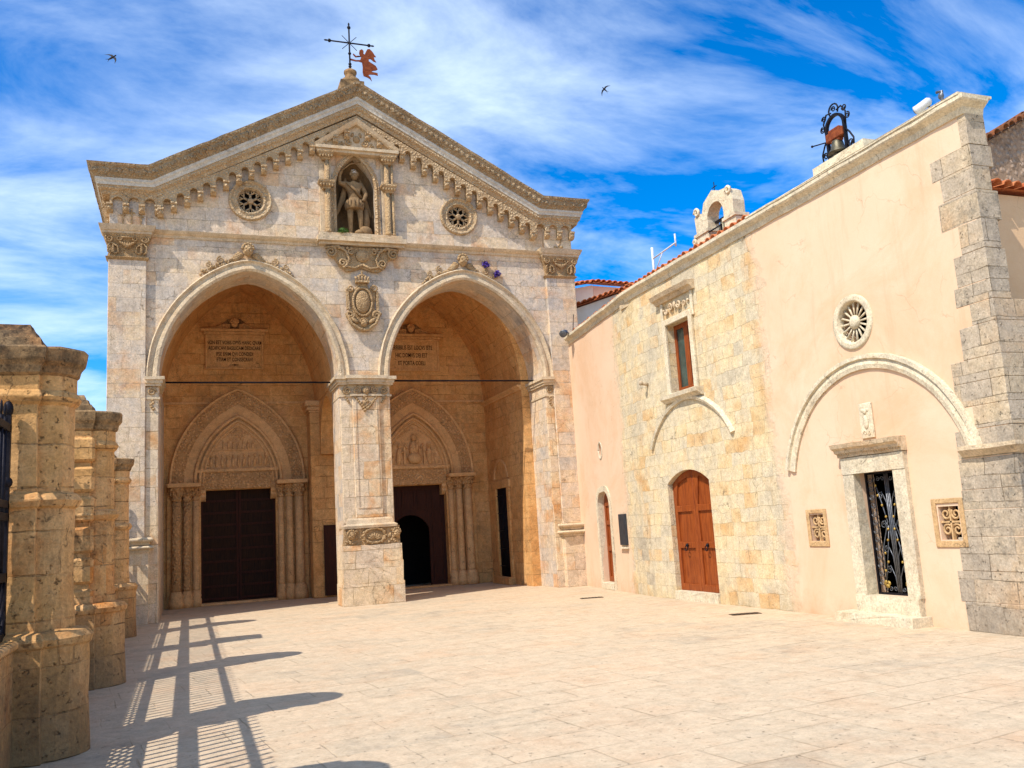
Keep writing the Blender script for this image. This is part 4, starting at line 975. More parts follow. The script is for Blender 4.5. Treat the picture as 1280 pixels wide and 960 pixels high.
# statue in the niche
ROOT = Vector((3.99, 21.33, 9.06))
st = empty('statue', ROOT, 'weathered stone statue of a winged armoured figure standing in the gable niche', 'statue')
S = Fr(ROOT, (1, 0, 0), (0, 0, 1), (0, -1, 0))
def skin_obj(name, verts, edges, radii, mat, parent, root=0, sub=2):
    me = bpy.data.meshes.new(name); me.from_pydata([tuple(v) for v in verts], edges, []); me.materials.append(M[mat])
    o = bpy.data.objects.new(name, me); C.objects.link(o)
    o.modifiers.new('skin', 'SKIN'); me.skin_vertices.new() if not me.skin_vertices else None
    for i, r in enumerate(radii):
        sv = me.skin_vertices[0].data[i]; sv.radius = (r, r) if isinstance(r, float) else r; sv.use_root = (i == root)
    ss = o.modifiers.new('sub', 'SUBSURF'); ss.levels = ss.render_levels = sub
    if parent is not None:
        o.parent = parent; o.matrix_parent_inverse = Matrix.Translation(-ROOT)
    return o
j = dict(pel=(0, .98, .0), bel=(0, 1.1, .01), che=(-.01, 1.28, .02), neck=(-.01, 1.45, .01), nk2=(0, 1.52, .02), hl=(.11, .88, 0), kl=(.13, .55, .08), al=(.15, .14, .02), tl=(.2, .1, .14),
         hr=(-.11, .88, 0), kr=(-.12, .5, .02), ar=(-.11, .1, -.02), tr=(-.15, .06, .13), sl=(.19, 1.4, 0), el=(.3, 1.15, .03), wl=(.22, .97, .13), hdl=(.18, .93, .18), sr=(-.2, 1.4, 0), er=(-.38, 1.42, .04), wr=(-.36, 1.66, .06), hdr=(-.33, 1.74, .07))
keys = list(j); vs = [S(*j[k]) for k in keys]; ix = {k: i for i, k in enumerate(keys)}
ed = [(ix[a], ix[b]) for a, b in (('pel', 'bel'), ('bel', 'che'), ('che', 'neck'), ('neck', 'nk2'), ('pel', 'hl'), ('hl', 'kl'), ('kl', 'al'), ('al', 'tl'), ('pel', 'hr'), ('hr', 'kr'), ('kr', 'ar'), ('ar', 'tr'),
      ('che', 'sl'), ('sl', 'el'), ('el', 'wl'), ('wl', 'hdl'), ('che', 'sr'), ('sr', 'er'), ('er', 'wr'), ('wr', 'hdr'))]
rad = dict(pel=.145, bel=.13, che=.165, neck=.07, nk2=.06, hl=.11, kl=.075, al=.05, tl=.045, hr=.11, kr=.075, ar=.05, tr=.045, sl=.085, el=.06, wl=.042, hdl=.045, sr=.085, er=.06, wr=.042, hdr=.045)
skin_obj('statue_body', vs, ed, [float(rad[k]) for k in keys], 'statue', st)
mb = MB().head(S, .01, 1.63, .04, .095)
part(mb, 'statue_head', 'statue', st)
mb = MB().blob(S, .01, 1.71, .01, .1, .075, .1, 12)
for i in range(6): mb.blob(S, .01 + random.uniform(-.04, .05), 1.77 + i*.012, .02 - i*.02, .035, .035, .035, 6)
part(mb, 'plumed_helmet', 'trimpale', st)
mb = MB()
for k in (-1, 1):
    for i in range(6): mb.blob(S, k*(.22 + i*.03), 1.28 - i*.09, -.13, .06, .36 - i*.02, .03, 8, rot=k*(.1 + i*.05))
part(mb, 'statue_wings', 'statue', st)
mb = MB().lathe(S(0, 0, 0), [(.16, 1.02), (.19, .92), (.24, .74), (.225, .73)], 20)
for i in range(14):
    t = i*2*math.pi/14; mb.blob(S, math.cos(t)*.215, .84, math.sin(t)*.215, .04, .13, .04, 6)
mb.tube([S(-.2, 1.42, .1), S(0, 1.2, .19), S(.15, 1.02, .14)], .035)
part(mb, 'statue_kilt', 'statue', st)
part(MB().tube([S(-.33, 1.72, .08), S(-.1, 1.92, .1), S(.2, 2.0, .1)], .016).tube([S(-.33, 1.62, .08), S(-.27, 1.83, .08)], .016), 'statue_sword', 'statue', st)
part(MB().box(S, -.32, .3, -.002, .06, -.2, .22).blob(S, .26, .14, .05, .17, .16, .13, 10).blob(S, .08, .1, .1, .12, .08, .1, 8).blob(S, .29, .45, .0, .09, .36, .09, 10), 'statue_rock', 'statue', st, jit=.03, freq=5)

# plants rooted in the masonry
def clump(name, loc, r, n, mat, label, cat, size=.05, stems=False, sq=1.):
    mb = MB(); loc = Vector(loc)
    for i in range(n):
        d = Vector((random.gauss(0, 1), random.gauss(0, 1), random.gauss(0, 1))).normalized() * r * random.random()**.5; d.z *= sq
        p = loc + d; a = Vector((random.gauss(0, 1), random.gauss(0, 1), random.gauss(0, 1))).normalized(); b_ = a.orthogonal().normalized(); s = size*random.uniform(.6, 1.3)
        mb.add([p - a*s, p + b_*s*.45, p + a*s, p - b_*s*.45], [(0, 1, 2, 3)])
    o = mb.build(name, mat); return tag(o, label, cat)
clump('ledge_plant', (3.62, 21.0, 9.1), .13, 90, 'leaf', 'small green plant growing on the ledge in front of the niche statue', 'plant', .05, sq=.6)
o = clump('flowering_plant', (7.37, 21.12, 8.45), .1, 120, 'purple', 'upper of two purple flowering tufts rooted in the wall above the right arch', 'plant', .04); o['group'] = 'purple flowering tufts'
o = clump('flowering_plant', (7.66, 21.12, 8.2), .105, 120, 'purple', 'lower of two purple flowering tufts rooted in the wall, nearer the right pilaster', 'plant', .04); o['group'] = 'purple flowering tufts'

# ================================================================== the long building on the right
ROOT = Vector((9.15, 12, 0))
rb = empty('plastered_house', ROOT, 'long low stone and plaster building with red brown double door right of the church', 'building')
ZT = 6.3; TH = .3
dA, _ = segarc(14.8, 2.24, .755, .24, 12)
def rect(a, b_, c_, d_): return [(a, c_), (b_, c_), (b_, d_), (a, d_)]
winH = rect(14.16, 15.02, 4.0, 5.36)
gateH = rect(9.44, 10.2, .35, 2.05)
poly = [(7.62, 0), (14.045, 0)] + list(reversed([(2*14.8 - a, b_) for a, b_ in dA])) + [(15.555, 0), (16.4, 0), (16.4, ZT), (7.62, ZT)]
poly = [(7.62, 0), (14.045, 0)] + dA + [(15.555, 0), (16.4, 0), (16.4, ZT), (7.62, ZT)]
part(MB().prism(RA, poly, -TH, 0, holes=[winH, gateH, circ(9.9, 4.21, .31), rect(11.0, 11.34, 1.1, 1.5), rect(8.5, 8.82, 1.1, 1.52)]), 'front_wall', 'wall', rb)
sdA, _ = parc(2.82, 1.98, .4, .32, 6)
L_ = 4.9
poly = [(0, 0), (2.42, 0)] + sdA + [(3.22, 0), (L_, 0), (L_, ZT), (0, ZT)]
oval = [(2.8 + .1*math.cos(t*math.pi/8), 3.28 + .17*math.sin(t*math.pi/8)) for t in range(16)]
part(MB().prism(RB, poly, -TH, 0, holes=[oval]), 'front_wall', 'wall', rb)
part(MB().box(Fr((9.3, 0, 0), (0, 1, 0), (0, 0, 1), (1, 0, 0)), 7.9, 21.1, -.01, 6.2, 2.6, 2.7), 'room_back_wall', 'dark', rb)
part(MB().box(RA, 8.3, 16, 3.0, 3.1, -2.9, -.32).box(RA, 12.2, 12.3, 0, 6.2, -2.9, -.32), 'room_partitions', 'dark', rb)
# roof and top slab
def tiled(P0, along, up_, length, depth, mat, name, parent, pitch=.2, seed=0):
    """a field of half round roof tiles: ridges run up the slope, courses step along it"""
    rnd = random.Random(seed); P0, along, up_ = Vector(P0), Vector(along).normalized(), Vector(up_).normalized(); nrm = along.cross(up_).normalized()
    if nrm.z < 0: nrm = -nrm
    mb = MB(); nt_ = int(length/pitch); nc = max(1, int(depth/.38)); K = 6
    for i in range(nt_):
        for c_ in range(nc):
            jx, jz = rnd.uniform(-.012, .012), rnd.uniform(0, .015); vs = []
            for e, (s0, lift) in enumerate(((c_*.38 - (.05 if c_ == 0 else .04) + rnd.uniform(-.02, .02), .035), ((c_ + 1)*.38 + .02, .0))):
                for k in range(K + 1):
                    t = math.pi*k/K; vs.append(P0 + along*(i*pitch + pitch/2 + jx + math.cos(t)*pitch*.42) + nrm*(math.sin(t)*pitch*.38 + lift + jz) + up_*s0)
                for k in range(K + 1):
                    t = math.pi*k/K; vs.append(P0 + along*(i*pitch + pitch/2 + jx + math.cos(t)*pitch*.34) + nrm*(math.sin(t)*pitch*.29 + lift + jz) + up_*s0)
            q = K + 1; fs = []
            for k in range(K): fs += [(k, k+1, 2*q + k+1, 2*q + k), (q + k, 3*q + k, 3*q + k+1, q + k+1), (k, q + k, q + k+1, k+1)]
            mb.add(vs, fs, True)
    mb.add([P0, P0 + along*length, P0 + along*length + up_*depth, P0 + up_*depth], [(0, 1, 2, 3)])
    return part(mb, name, mat, parent)
tiled((9.0, 11.95, 6.5), (0, 1, 0), (1, 0, .2), 4.5, 1.6, 'tile', 'roof_tiles', rb, seed=2)
tiled((9.02, 16.45, 6.48), _d, (1, -.12, .2), 4.3, 1.5, 'tile', 'roof_tiles', rb, seed=3)
part(MB().box(RA, 8.7, 11.9, 5.0, 5.1, -3, -.3), 'lower_roof', 'trim', rb)
part(MB().box(RA, 11.9, 17, 6.2, 6.42, -3, -.02).box(RB, .6, 4.7, 6.2, 6.42, -3, -.02), 'roof_deck', 'trim', rb)
# cornice
cp = [(0, -.01), (.025, -.01), (.05, .07), (.09, .1), (.12, .12), (.135, .14), (.135, .2), (0, .2)]
Pt = [(9.31, 7.59, 6.3), (9, 7.59, 6.3), (9, 11.0, 6.3), (9, 16.4, 6.3), RB(1.2, 6.3, 0), RB(2.5, 6.3, 0), RB(4.65, 6.3, 0)]
Po = [(0, -1, 0), (-1, -1, 0), (-1, 0, 0), (-1, 0, 0), RB.w, RB.w, RB.w]
part(MB().sweep(Pt, Po, [(0, 0, 1)]*7, cp, .25), 'eaves_cornice', 'moulding', rb, jit=.012)
part(MB().box(RA, 7.5, 11.95, 6.5, 6.53, -.42, .145, n=.2), 'parapet_coping', 'moulding', rb, jit=.01)
# quoins at the near corner
rq = random.Random(5); z = 0.0; mb = MB()
while z < 6.28:
    h = min(rq.uniform(.24, .42), 6.3 - z); ln = rq.uniform(.3, .62) + (.35 if z < 2.2 else 0) + (.12 if z < 3.6 else 0); xe = 9.3 if z > 3.7 else 9.9
    if z + h > 5.9: ln = .1
    d = rq.uniform(-.002, .003)
    mb.box(Fr((0, 0, 0), (1, 0, 0), (0, 0, 1), (0, -1, 0)), 9 - .006 - d, xe + rq.uniform(-.03, .08), z + .001, z + h - .002, -(7.58 + ln), -(7.56 - d))
    z += h
part(mb, 'quoins', 'quoin', rb, bev=.006, jit=.006)
part(MB().box(RA, 8.3, 11.9, 0, 6.2, -.9, -.31) if False else MB().box(Fr((0, 0, 0), (1, 0, 0), (0, 0, 1), (0, -1, 0)), 9.3, 11.0, 0, 3.7, -8.2, -7.75), 'buttress_wall', 'quoin', rb)
part(MB().sweep([(9.9, 7.56, 2.1), (8.99, 7.56, 2.1), (8.99, 8.3, 2.1)], [(0, -1, 0), (-1, -1, 0), (-1, 0, 0)], [(0, 0, 1)]*3, [(0, 0), (.02, 0), (.1, .08), (.1, .13), (0, .13)], .1), 'impost_ledge', 'trim', rb, jit=.014)
# big blind arch
l_, nn = segarc(9.86, 2.18, 1.66, 1.32, 26)
part(MB().arc_sweep(RA, l_, nn, [(0, 0), (0, .035), (.06, .05), (.13, .03), (.145, .07), (.2, .07), (.21, 0)]), 'blind_arch_moulding', 'moulding', rb, jit=.008)
# small arch over the red door
l_, nn = segarc(14.57, 2.98, 1.42, .82, 22)
part(MB().arc_sweep(RA, l_, nn, [(0, 0), (0, .05), (.05, .07), (.09, .03), (.1, 0)]), 'blind_arch_moulding', 'moulding', rb, jit=.008)
# rose opening
rz = part(MB().lathe(RA(9.9, 4.21, 0), [(.29, -.1), (.3, .02), (.33, .035), (.36, .02), (.39, .03), (.4, 0), (.4, -.02), (.29, -.1)], 36, axis=(-1, 0, 0), cap=False), 'wheel_window', 'moulding', rb)
mb = MB().lathe(RA(9.9, 4.21, -.08), [(.1, 0), (.1, .06), (.05, .085)], 16, axis=(-1, 0, 0))
for k in range(16):
    a = k*math.pi/8; mb.tube([RA(9.9 + .08*math.cos(a), 4.21 + .08*math.sin(a), -.05), RA(9.9 + .29*math.cos(a), 4.21 + .29*math.sin(a), -.05)], .012, 5, .02)
    a2 = a + math.pi/16; l2 = [(9.9 + .27*math.cos(a2) + .05*math.cos(a2 - math.pi/2 + q*math.pi/4), 4.21 + .27*math.sin(a2) + .05*math.sin(a2 - math.pi/2 + q*math.pi/4)) for q in range(5)]
    mb.tube([RA(p[0], p[1], -.05) for p in l2], .012, 5)
part(mb, 'wheel_window_spokes', 'moulding', rz)
# relief plaque
pq = part(MB().box(RA, 9.73, 9.98, 2.52, 3.02, 0, .03), 'relief_plaque', 'moulding', rb, bev=.008)
mb = MB(); mb.blob(RA, 9.855, 2.75, .035, .05, .1, .02); mb.blob(RA, 9.855, 2.9, .035, .035, .04, .02)
for k in (-1, 1): mb.blob(RA, 9.855 + k*.05, 2.92, .03, .03, .03, .012, 6); mb.spiral(RA, 9.855 + k*.04, 2.6, .033, .035, .01, 1.2, 0, .008, sign=k)
part(mb, 'relief_figure', 'moulding', pq)
# gate surround
mb = MB()
for (a, b_, c_, d_, e) in ((10.2, 10.42, .35, 2.05, .07), (9.22, 9.44, .35, 2.05, .07), (9.22, 10.42, 2.052, 2.28, .08)): mb.box(RA, a, b_, c_, d_, -.12, e, n=.12)
part(mb, 'gate_surround', 'moulding', rb, jit=.008, bev=.01)
part(MB().box(RA, 9.2, 10.44, .0, .12, 0, .1).box(RA, 9.24, 10.4, .123, .35, -.28, .1, n=.1), 'gate_sill', 'moulding', rb, jit=.01)
mb = MB().sweep([RA(10.46, 2.29, 0), RA(9.2, 2.29, 0)], [RA.w]*2, [RA.v]*2, [(0, 0), (.09, 0), (.1, .05), (.14, .06), (.15, .1), (.2, .13), (.22, .19), (0, .2)], .08)
for i in range(24): mb.box(RA, 9.24 + i*.05, 9.265 + i*.05, 2.33, 2.36, .1, .125)
part(mb, 'gate_cornice', 'trim', rb, jit=.008)
part(MB().box(RA, 9.15, 10.62, 0, .13, .0, .33, n=.1), 'gate_step', 'moulding', rb, jit=.012, bev=.01)
# iron gate
ig = part(MB().ring(RA, rect(9.44, 10.2, .35, 2.05) + [(9.44, .35)], rect(9.47, 10.17, .38, 2.02) + [(9.47, .38)], -.16, -.13), 'iron_gate', 'iron', rb)
IG = Fr((9.145, 0, 0), (0, 1, 0), (0, 0, 1), (-1, 0, 0))
for dx in (-.03, 0, .03): part(MB().tube([IG(9.80 + dx, .37, 0), IG(9.80 + dx, 2.03, 0)], .011), 'gate_bar', 'steel', ig)
part(MB().tube([IG(10.06, .37, 0), IG(10.06, 2.03, 0)], .008), 'gate_bar', 'iron', ig)
part(MB().tube([IG(9.55, .37, 0), IG(9.55, 2.03, 0)], .008), 'gate_bar', 'iron', ig)
for side, x_ in ((1, 10.115), (-1, 9.51)):
    mb = MB()
    for i in range(13): mb.spiral(IG, x_, .52 + i*.118, 0, .045, .012, 1.4, (i % 2)*math.pi, .0065, sign=1 if i % 2 else -1, rad=4)
    part(mb, 'gate_border_scrolls', 'steel', ig)
mb = MB(); fl = MB()
for k in (-1, 1):
    x0 = 9.80
    for i, (zc, sz) in enumerate(((1.72, 1), (1.32, 1), (.98, 1), (.7, .9))):
        mb.tube([IG(x0 + k*.03, zc - .35*sz, 0), IG(x0 + k*.05, zc - .1, 0), IG(x0 + k*.12, zc + .05, 0), IG(x0 + k*.19, zc, 0)], .008, 5)
        mb.spiral(IG, x0 + k*.15, zc - .01, 0, .05, .012, 1.3, math.pi/2, .007, sign=-k, rad=4)
    mb.tube([IG(x0 + k*.22, .52, .01), IG(x0 + k*.2, 1.0, .01), IG(x0 + k*.06, 1.35, .01), IG(x0 + k*.14, 1.65, .01), IG(x0 + k*.2, 1.85, .01)], .009, 5)
    mb.tube([IG(x0 + k*.22, .52, .01), IG(x0 + k*.12, .95, .01), IG(x0 + k*.05, 1.3, .01)], .008, 5)
    for (dx, zc) in ((.2, 1.86), (.18, 1.72), (.12, 1.58), (.07, 1.42), (.06, 1.25), (.09, 1.1), (.17, .92), (.13, .8), (.2, .68)): part(MB().blob(IG, x0 + k*dx, zc, .02, .02, .02, .015, 7), 'rosette', 'rustyellow', ig)
    fl = MB()
    for q in range(7): fl.blob(IG, x0 + k*.2 + .04*math.cos(q), .5 + .03*math.sin(q*2.2), .02, .025, .028, .015, 6)
    part(fl, 'flower_spray', 'rustyellow', ig)
    for i in range(3): mb.spiral(IG, x0 + k*(.08 + i*.085), 1.95, 0, .035, .01, 1.2, i, .006, sign=k, rad=4); mb.spiral(IG, x0 + k*(.08 + i*.085), .43, 0, .035, .01, 1.2, i, .006, sign=k, rad=4)
part(mb, 'gate_scrolls', 'steel', ig); pass
# two pierced stone vents
for (y0, y1, z0, z1) in ((10.94, 11.4, 1.02, 1.58), (8.41, 8.91, 1.01, 1.62)):
    v_ = part(MB().prism(RA, rect(y0, y1, z0, z1), 0, .02, holes=[rect(y0+.07, y1-.07, z0+.08, z1-.06)]), 'pierced_vent', 'ventstone', rb, bev=.006)
    mb = MB(); yc, zc = (y0+y1)/2, (z0+z1)/2 + .01
    for a in (-1, 1):
        for b_ in (-1, 1):
            mb.spiral(RA, yc + a*.078, zc + b_*.1, -.04, .075, .02, 1.35, math.pi*.25*(a + 2), .017, sign=a*b_, rad=6)
    mb.box(RA, yc - .012, yc + .012, z0 + .07, z1 - .05, -.07, -.02).box(RA, y0 + .06, y1 - .06, zc - .012, zc + .012, -.07, -.02)
    part(mb, 'vent_scrollwork', 'ventstone', v_)
# upper window
part(MB().ring(RA, rect(14.04, 15.14, 3.96, 5.48) + [(14.04, 3.96)], rect(14.16, 15.02, 4.0, 5.36) + [(14.16, 4.0)], 0, .06), 'window_frame', 'moulding', rb, bev=.01)
part(MB().sweep([RA(13.92, 3.86, 0), RA(15.3, 3.86, 0)], [RA.w]*2, [RA.v]*2, [(0, -.04), (.06, -.04), (.1, .0), (.15, .03), (.16, .1), (0, .12)], .1), 'window_sill', 'moulding', rb, jit=.008)
mb = MB().sweep([RA(13.9, 5.86, 0), RA(15.32, 5.86, 0)], [RA.w]*2, [RA.v]*2, [(0, -.02), (.06, -.02), (.1, .04), (.16, .06), (.2, .14), (0, .17)], .1)
part(mb, 'window_cornice', 'trim', rb, jit=.008)
mb = MB()
for k in (-1, 1):
    mb.spiral(RA, 14.6 + k*.15, 5.68, .05, .08, .02, 1.4, 0, .022, sign=k); mb.spiral(RA, 14.6 + k*.34, 5.64, .04, .06, .015, 1.3, 0, .018, sign=-k)
    mb.blob(RA, 14.6 + k*.46, 5.68, .03, .05, .03, .02, 6)
mb.blob(RA, 14.6, 5.7, .05, .05, .07, .03)
part(mb, 'window_frieze_carving', 'trim', rb)
part(MB().box(RA, 13.98, 14.06, 5.35, 5.84, 0, .04).box(RA, 15.1, 15.18, 5.35, 5.84, 0, .04), 'window_brackets', 'moulding', rb, bev=.01)
for a, b_ in ((14.16, 14.59), (14.59, 15.02)):
    fr_ = part(MB().prism(RA, rect(a + .002, b_ - .002, 4.0, 5.36), -.2, -.14, holes=[rect(a + .075, b_ - .075, 4.1, 5.27)]), 'window_casement', 'wood', rb, bev=.006)
    part(MB().box(RA, a + .075, b_ - .075, 4.1, 5.27, -.178, -.17), 'pane', 'glass', fr_)
# red brown double door
for k in (-1, 1):
    c_ = 14.8; a0_, a1_ = sorted((c_ + k*.004, c_ + k*.755))
    top = [(x, z) for x, z in segarc(14.8, 2.24, .755, .24, 16)[0] if a0_ - .001 <= x <= a1_ + .001]
    if k < 0: pl = [(a0_, .17)] + [(max(x, a0_), z) for x, z in top] + [(a1_, .17)]
    else: pl = [(a0_, .17)] + top + [(a1_, .17)]
    if k < 0: pl.insert(-1, (a1_, 2.48))
    else: pl.insert(1, (a0_, 2.48))
    hs_ = [rect(a0_ + .1, a1_ - .1, .3, .98), rect(a0_ + .1, a1_ - .1, 1.1, 1.68)]
    ht = [(a0_ + .1, 1.8), (a1_ - .1, 1.8)] + [(x, z - .12) for x, z in reversed(segarc(14.8, 2.24, .755, .24, 16)[0]) if a0_ + .1 <= x <= a1_ - .1]
    leaf = part(MB().prism(RA, pl, -.18, -.11, holes=hs_ + [ht]), 'door_leaf', 'wood', rb, bev=.008)
    mb = MB().box(RA, a0_ + .09, a1_ - .09, .28, 2.12, -.165, -.15)
    mb = MB().prism(RA, [(a0_ + .09, .28), (a1_ - .09, .28)] + [(x, z - .09) for x, z in reversed(segarc(14.8, 2.24, .755, .24, 30)[0]) if a0_ + .07 <= x <= a1_ - .07], -.165, -.15)
    part(mb, 'door_panels', 'wood', leaf)
    mb = MB().lathe(RA(14.8 + k*.36, 1.04, -.1), [(.035, 0), (.03, .02), (.012, .04)], 12, axis=(-1, 0, 0))
    l2 = circ(14.8 + k*.36, .98, .045, 14); mb.tube([RA(p[0], p[1], -.06) for p in l2 + l2[:2]], .009, 6)
    part(mb, 'door_knocker', 'iron', leaf)
part(MB().prism(RA, [(14.03, .17), (14.045, .17)] + segarc(14.8, 2.24, .755, .24, 16)[0] + [(15.555, .17), (15.57, .17), (15.57, 2.3), (15.4, 2.52), (14.8, 2.6), (14.2, 2.52), (14.03, 2.3)], -.25, -.2) if False else MB().box(RA, 14.05, 15.55, 0, .17, -.25, .04, n=.1), 'door_threshold', 'moulding', rb, jit=.008)
# narrow pointed door on the turned part
pl = [(2.43, .16), (3.21, .16), (3.21, 1.98)] + [p for p in reversed(parc(2.82, 1.98, .39, .31, 6)[0])][1:-1] + [(2.43, 1.98)]
hs_ = [rect(2.52, 3.12, .28, .88), rect(2.52, 3.12, 1.0, 1.5), rect(2.52, 3.12, 1.6, 1.95)]
nd = part(MB().prism(RB, pl, -.2, -.13, holes=hs_), 'side_door', 'wood', rb, bev=.008)
part(MB().box(RB, 2.5, 3.14, .26, 1.97, -.185, -.165), 'door_panels', 'wood', nd)
l_, nn = parc(2.82, 1.98, .4, .32, 6)
part(MB().arc_sweep(RB, [(2.42, .0)] + l_ + [(3.22, .0)], [(-1, 0)] + nn + [(1, 0)], [(0, -.1), (0, .03), (.14, .03), (.14, 0)]), 'side_door_surround', 'moulding', rb, jit=.008)
part(MB().box(RB, 2.42, 3.22, 0, .16, -.28, .06), 'side_door_threshold', 'moulding', rb, bev=.01)
l2 = [(2.8 + .13*math.cos(t*math.pi/12), 3.28 + .2*math.sin(t*math.pi/12)) for t in range(25)]
part(MB().tube([RB(p[0], p[1], 0) for p in l2], .022, 6), 'oval_opening_rim', 'moulding', rb)
part(MB().tube([RA(16.0, 4.35, .0), RA(16.0, 4.37, .15)], .035, 8).blob(RA, 16.0, 4.38, .16, .06, .05, .04), 'wall_knob', 'trim', rb)

# notice board
nb = tag(MB().box(RB, 1.36, 1.78, 1.04, 1.73, .0, .05).build('notice_board', 'board', bev=.008), 'dark blank notice board on the peach wall between the narrow and the double door', 'notice board')
o = MB().box(RB, 1.34, 1.80, .96, 1.0, .0, .07).build('board_ledge', 'moulding'); o.parent = nb

# house corner further right, rubble gable
ROOT = Vector((11, 8.3, 0))
ph = empty('peach_house', ROOT, 'peach plastered house wall set back behind the quoined corner at the right edge', 'house')
part(MB().box(W0, 9.31, 14, 8.3, 8.6, 0, 5.62), 'wall', 'plaster', ph)
tiled((9.35, 8.18, 5.66), (1, 0, 0), (0, 1, .22), 4.6, .8, 'tile', 'roof_tiles', ph, seed=4)
part(MB().box(W0, 9.31, 14, 8.7, 13, 5.3, 5.5), 'roof_slab', 'trim', ph)
ROOT = Vector((15, 12, 0))
rg = empty('rubble_house', ROOT, 'rough rubble stone gable with old roof tiles behind the peach wall at upper right', 'house')
FG = Fr((0, 12, 0), (1, 0, 0), (0, 0, 1), (0, -1, 0))
part(MB().prism(FG, [(13.6, 0), (18.5, 0), (18.5, 10.57), (13.6, 7.97)], -.6, 0), 'gable_wall', 'rubble', rg)
vd = Vector((1, 0, .53)).normalized()
tiled((13.5, 11.85, 7.84), vd, (0, 1, .0), 5.4, .8, 'oldtile', 'verge_tiles', rg, pitch=.24, seed=6)

# white house beyond
ROOT = Vector((13, 24, 0))
wh = empty('white_house', ROOT, 'small white house with red tiled roofs behind the right end of the church front', 'house')
FW = Fr((0, 24, 0), (1, 0, 0), (0, 0, 1), (0, -1, 0))
part(MB().prism(FW, [(10.2, 0), (17, 0), (17, 9.7), (14.1, 9.1), (10.2, 7.75)], -3, 0), 'lower_wall', 'white', wh)
vv = Vector((3.9, 0, 1.35)).normalized()
tiled((10.2, 23.8, 7.8), vv, (0, 1, .0), 4.2, .8, 'tile', 'lower_roof_tiles', wh, seed=8)
FW2 = Fr((0, 25.0, 0), (1, 0, 0), (0, 0, 1), (0, -1, 0))
part(MB().prism(FW2, [(10.3, 7.5), (12.35, 7.5), (12.35, 9.18), (10.3, 8.75)], -2, 0), 'upper_wall', 'white', wh)
part(MB().prism(FW2, [(12.36, 7.5), (15.2, 7.5), (15.2, 9.08), (12.36, 9.16)], -2, -.01), 'upper_pink_wall', 'pink', wh)
tiled((10.2, 24.8, 8.78), Vector((2.2, 0, .44)).normalized(), (0, 1, .25), 2.2, 1.2, 'tile', 'upper_roof_tiles', wh, seed=9)
tiled((12.35, 24.8, 9.22), Vector((2.9, 0, -.1)).normalized(), (0, 1, .25), 3.0, 1.2, 'tile', 'upper_roof_tiles', wh, seed=10)

# bell gable on the roof
ROOT = Vector((9.6, 13.8, 6.6))
bgb = empty('bell_gable', ROOT, 'small pale stone bell gable with scrolls and an iron cross on the tiled roof', 'bell gable')
BG = Fr((9.6, 0, 0), (0, 1, 0), (0, 0, 1), (-1, 0, 0))
ca, _ = segarc(13.7, 7.24, .27, .27, 10)
pl = [(14.42, 6.5), (14.42, 7.05), (14.38, 7.1), (14.42, 7.42), (14.3, 7.5), (14.15, 7.44), (14.05, 7.62), (13.92, 7.68), (13.75, 7.76), (13.5, 7.66), (13.3, 7.64), (13.16, 7.56), (13.1, 7.35), (13.12, 7.05), (13.06, 7.0), (13.06, 6.5), (13.43, 6.5)] + ca + [(13.97, 6.5)]
part(MB().prism(BG, pl, -.14, .12), 'gable_wall', 'moulding', bgb, bev=.02, jit=.015)
for y0, y1 in ((13.04, 13.46), (13.94, 14.44)): part(MB().box(BG, y0, y1, 7.02, 7.08, -.17, .15), 'string_moulding', 'moulding', bgb, jit=.006)
for yy, zq, rq_ in ((14.3, 7.5, .09), (13.2, 7.55, .08), (14.45, 6.95, .05)): part(MB().spiral(BG, yy, zq, .13, rq_, .03, 1.2, 0, .035), 'stone_scroll', 'moulding', bgb, jit=.006)
part(MB().blob(BG, 13.9, 7.7, -.02, .09, .09, .1, 8), 'stone_ball', 'moulding', bgb)
part(MB().lathe((9.65, 13.7, 6.88), [(.13, 0), (.11, .05), (.08, .14), (.06, .24), (.0, .28)], 14), 'bell', 'bronze', bgb)
part(MB().box(BG, 13.4, 14.0, 7.18, 7.22, -.1, -.04).box(BG, 13.5, 13.95, 6.98, 7.0, .12, .14).box(BG, 13.5, 13.53, 6.8, 7.0, .12, .14), 'bell_axle', 'iron', bgb)
part(MB().tube([BG(13.88, 7.72, -.05), BG(13.88, 8.0, -.05)], .009).tube([BG(13.8, 7.9, -.05), BG(13.96, 7.9, -.05)], .009), 'roof_cross', 'iron', bgb)

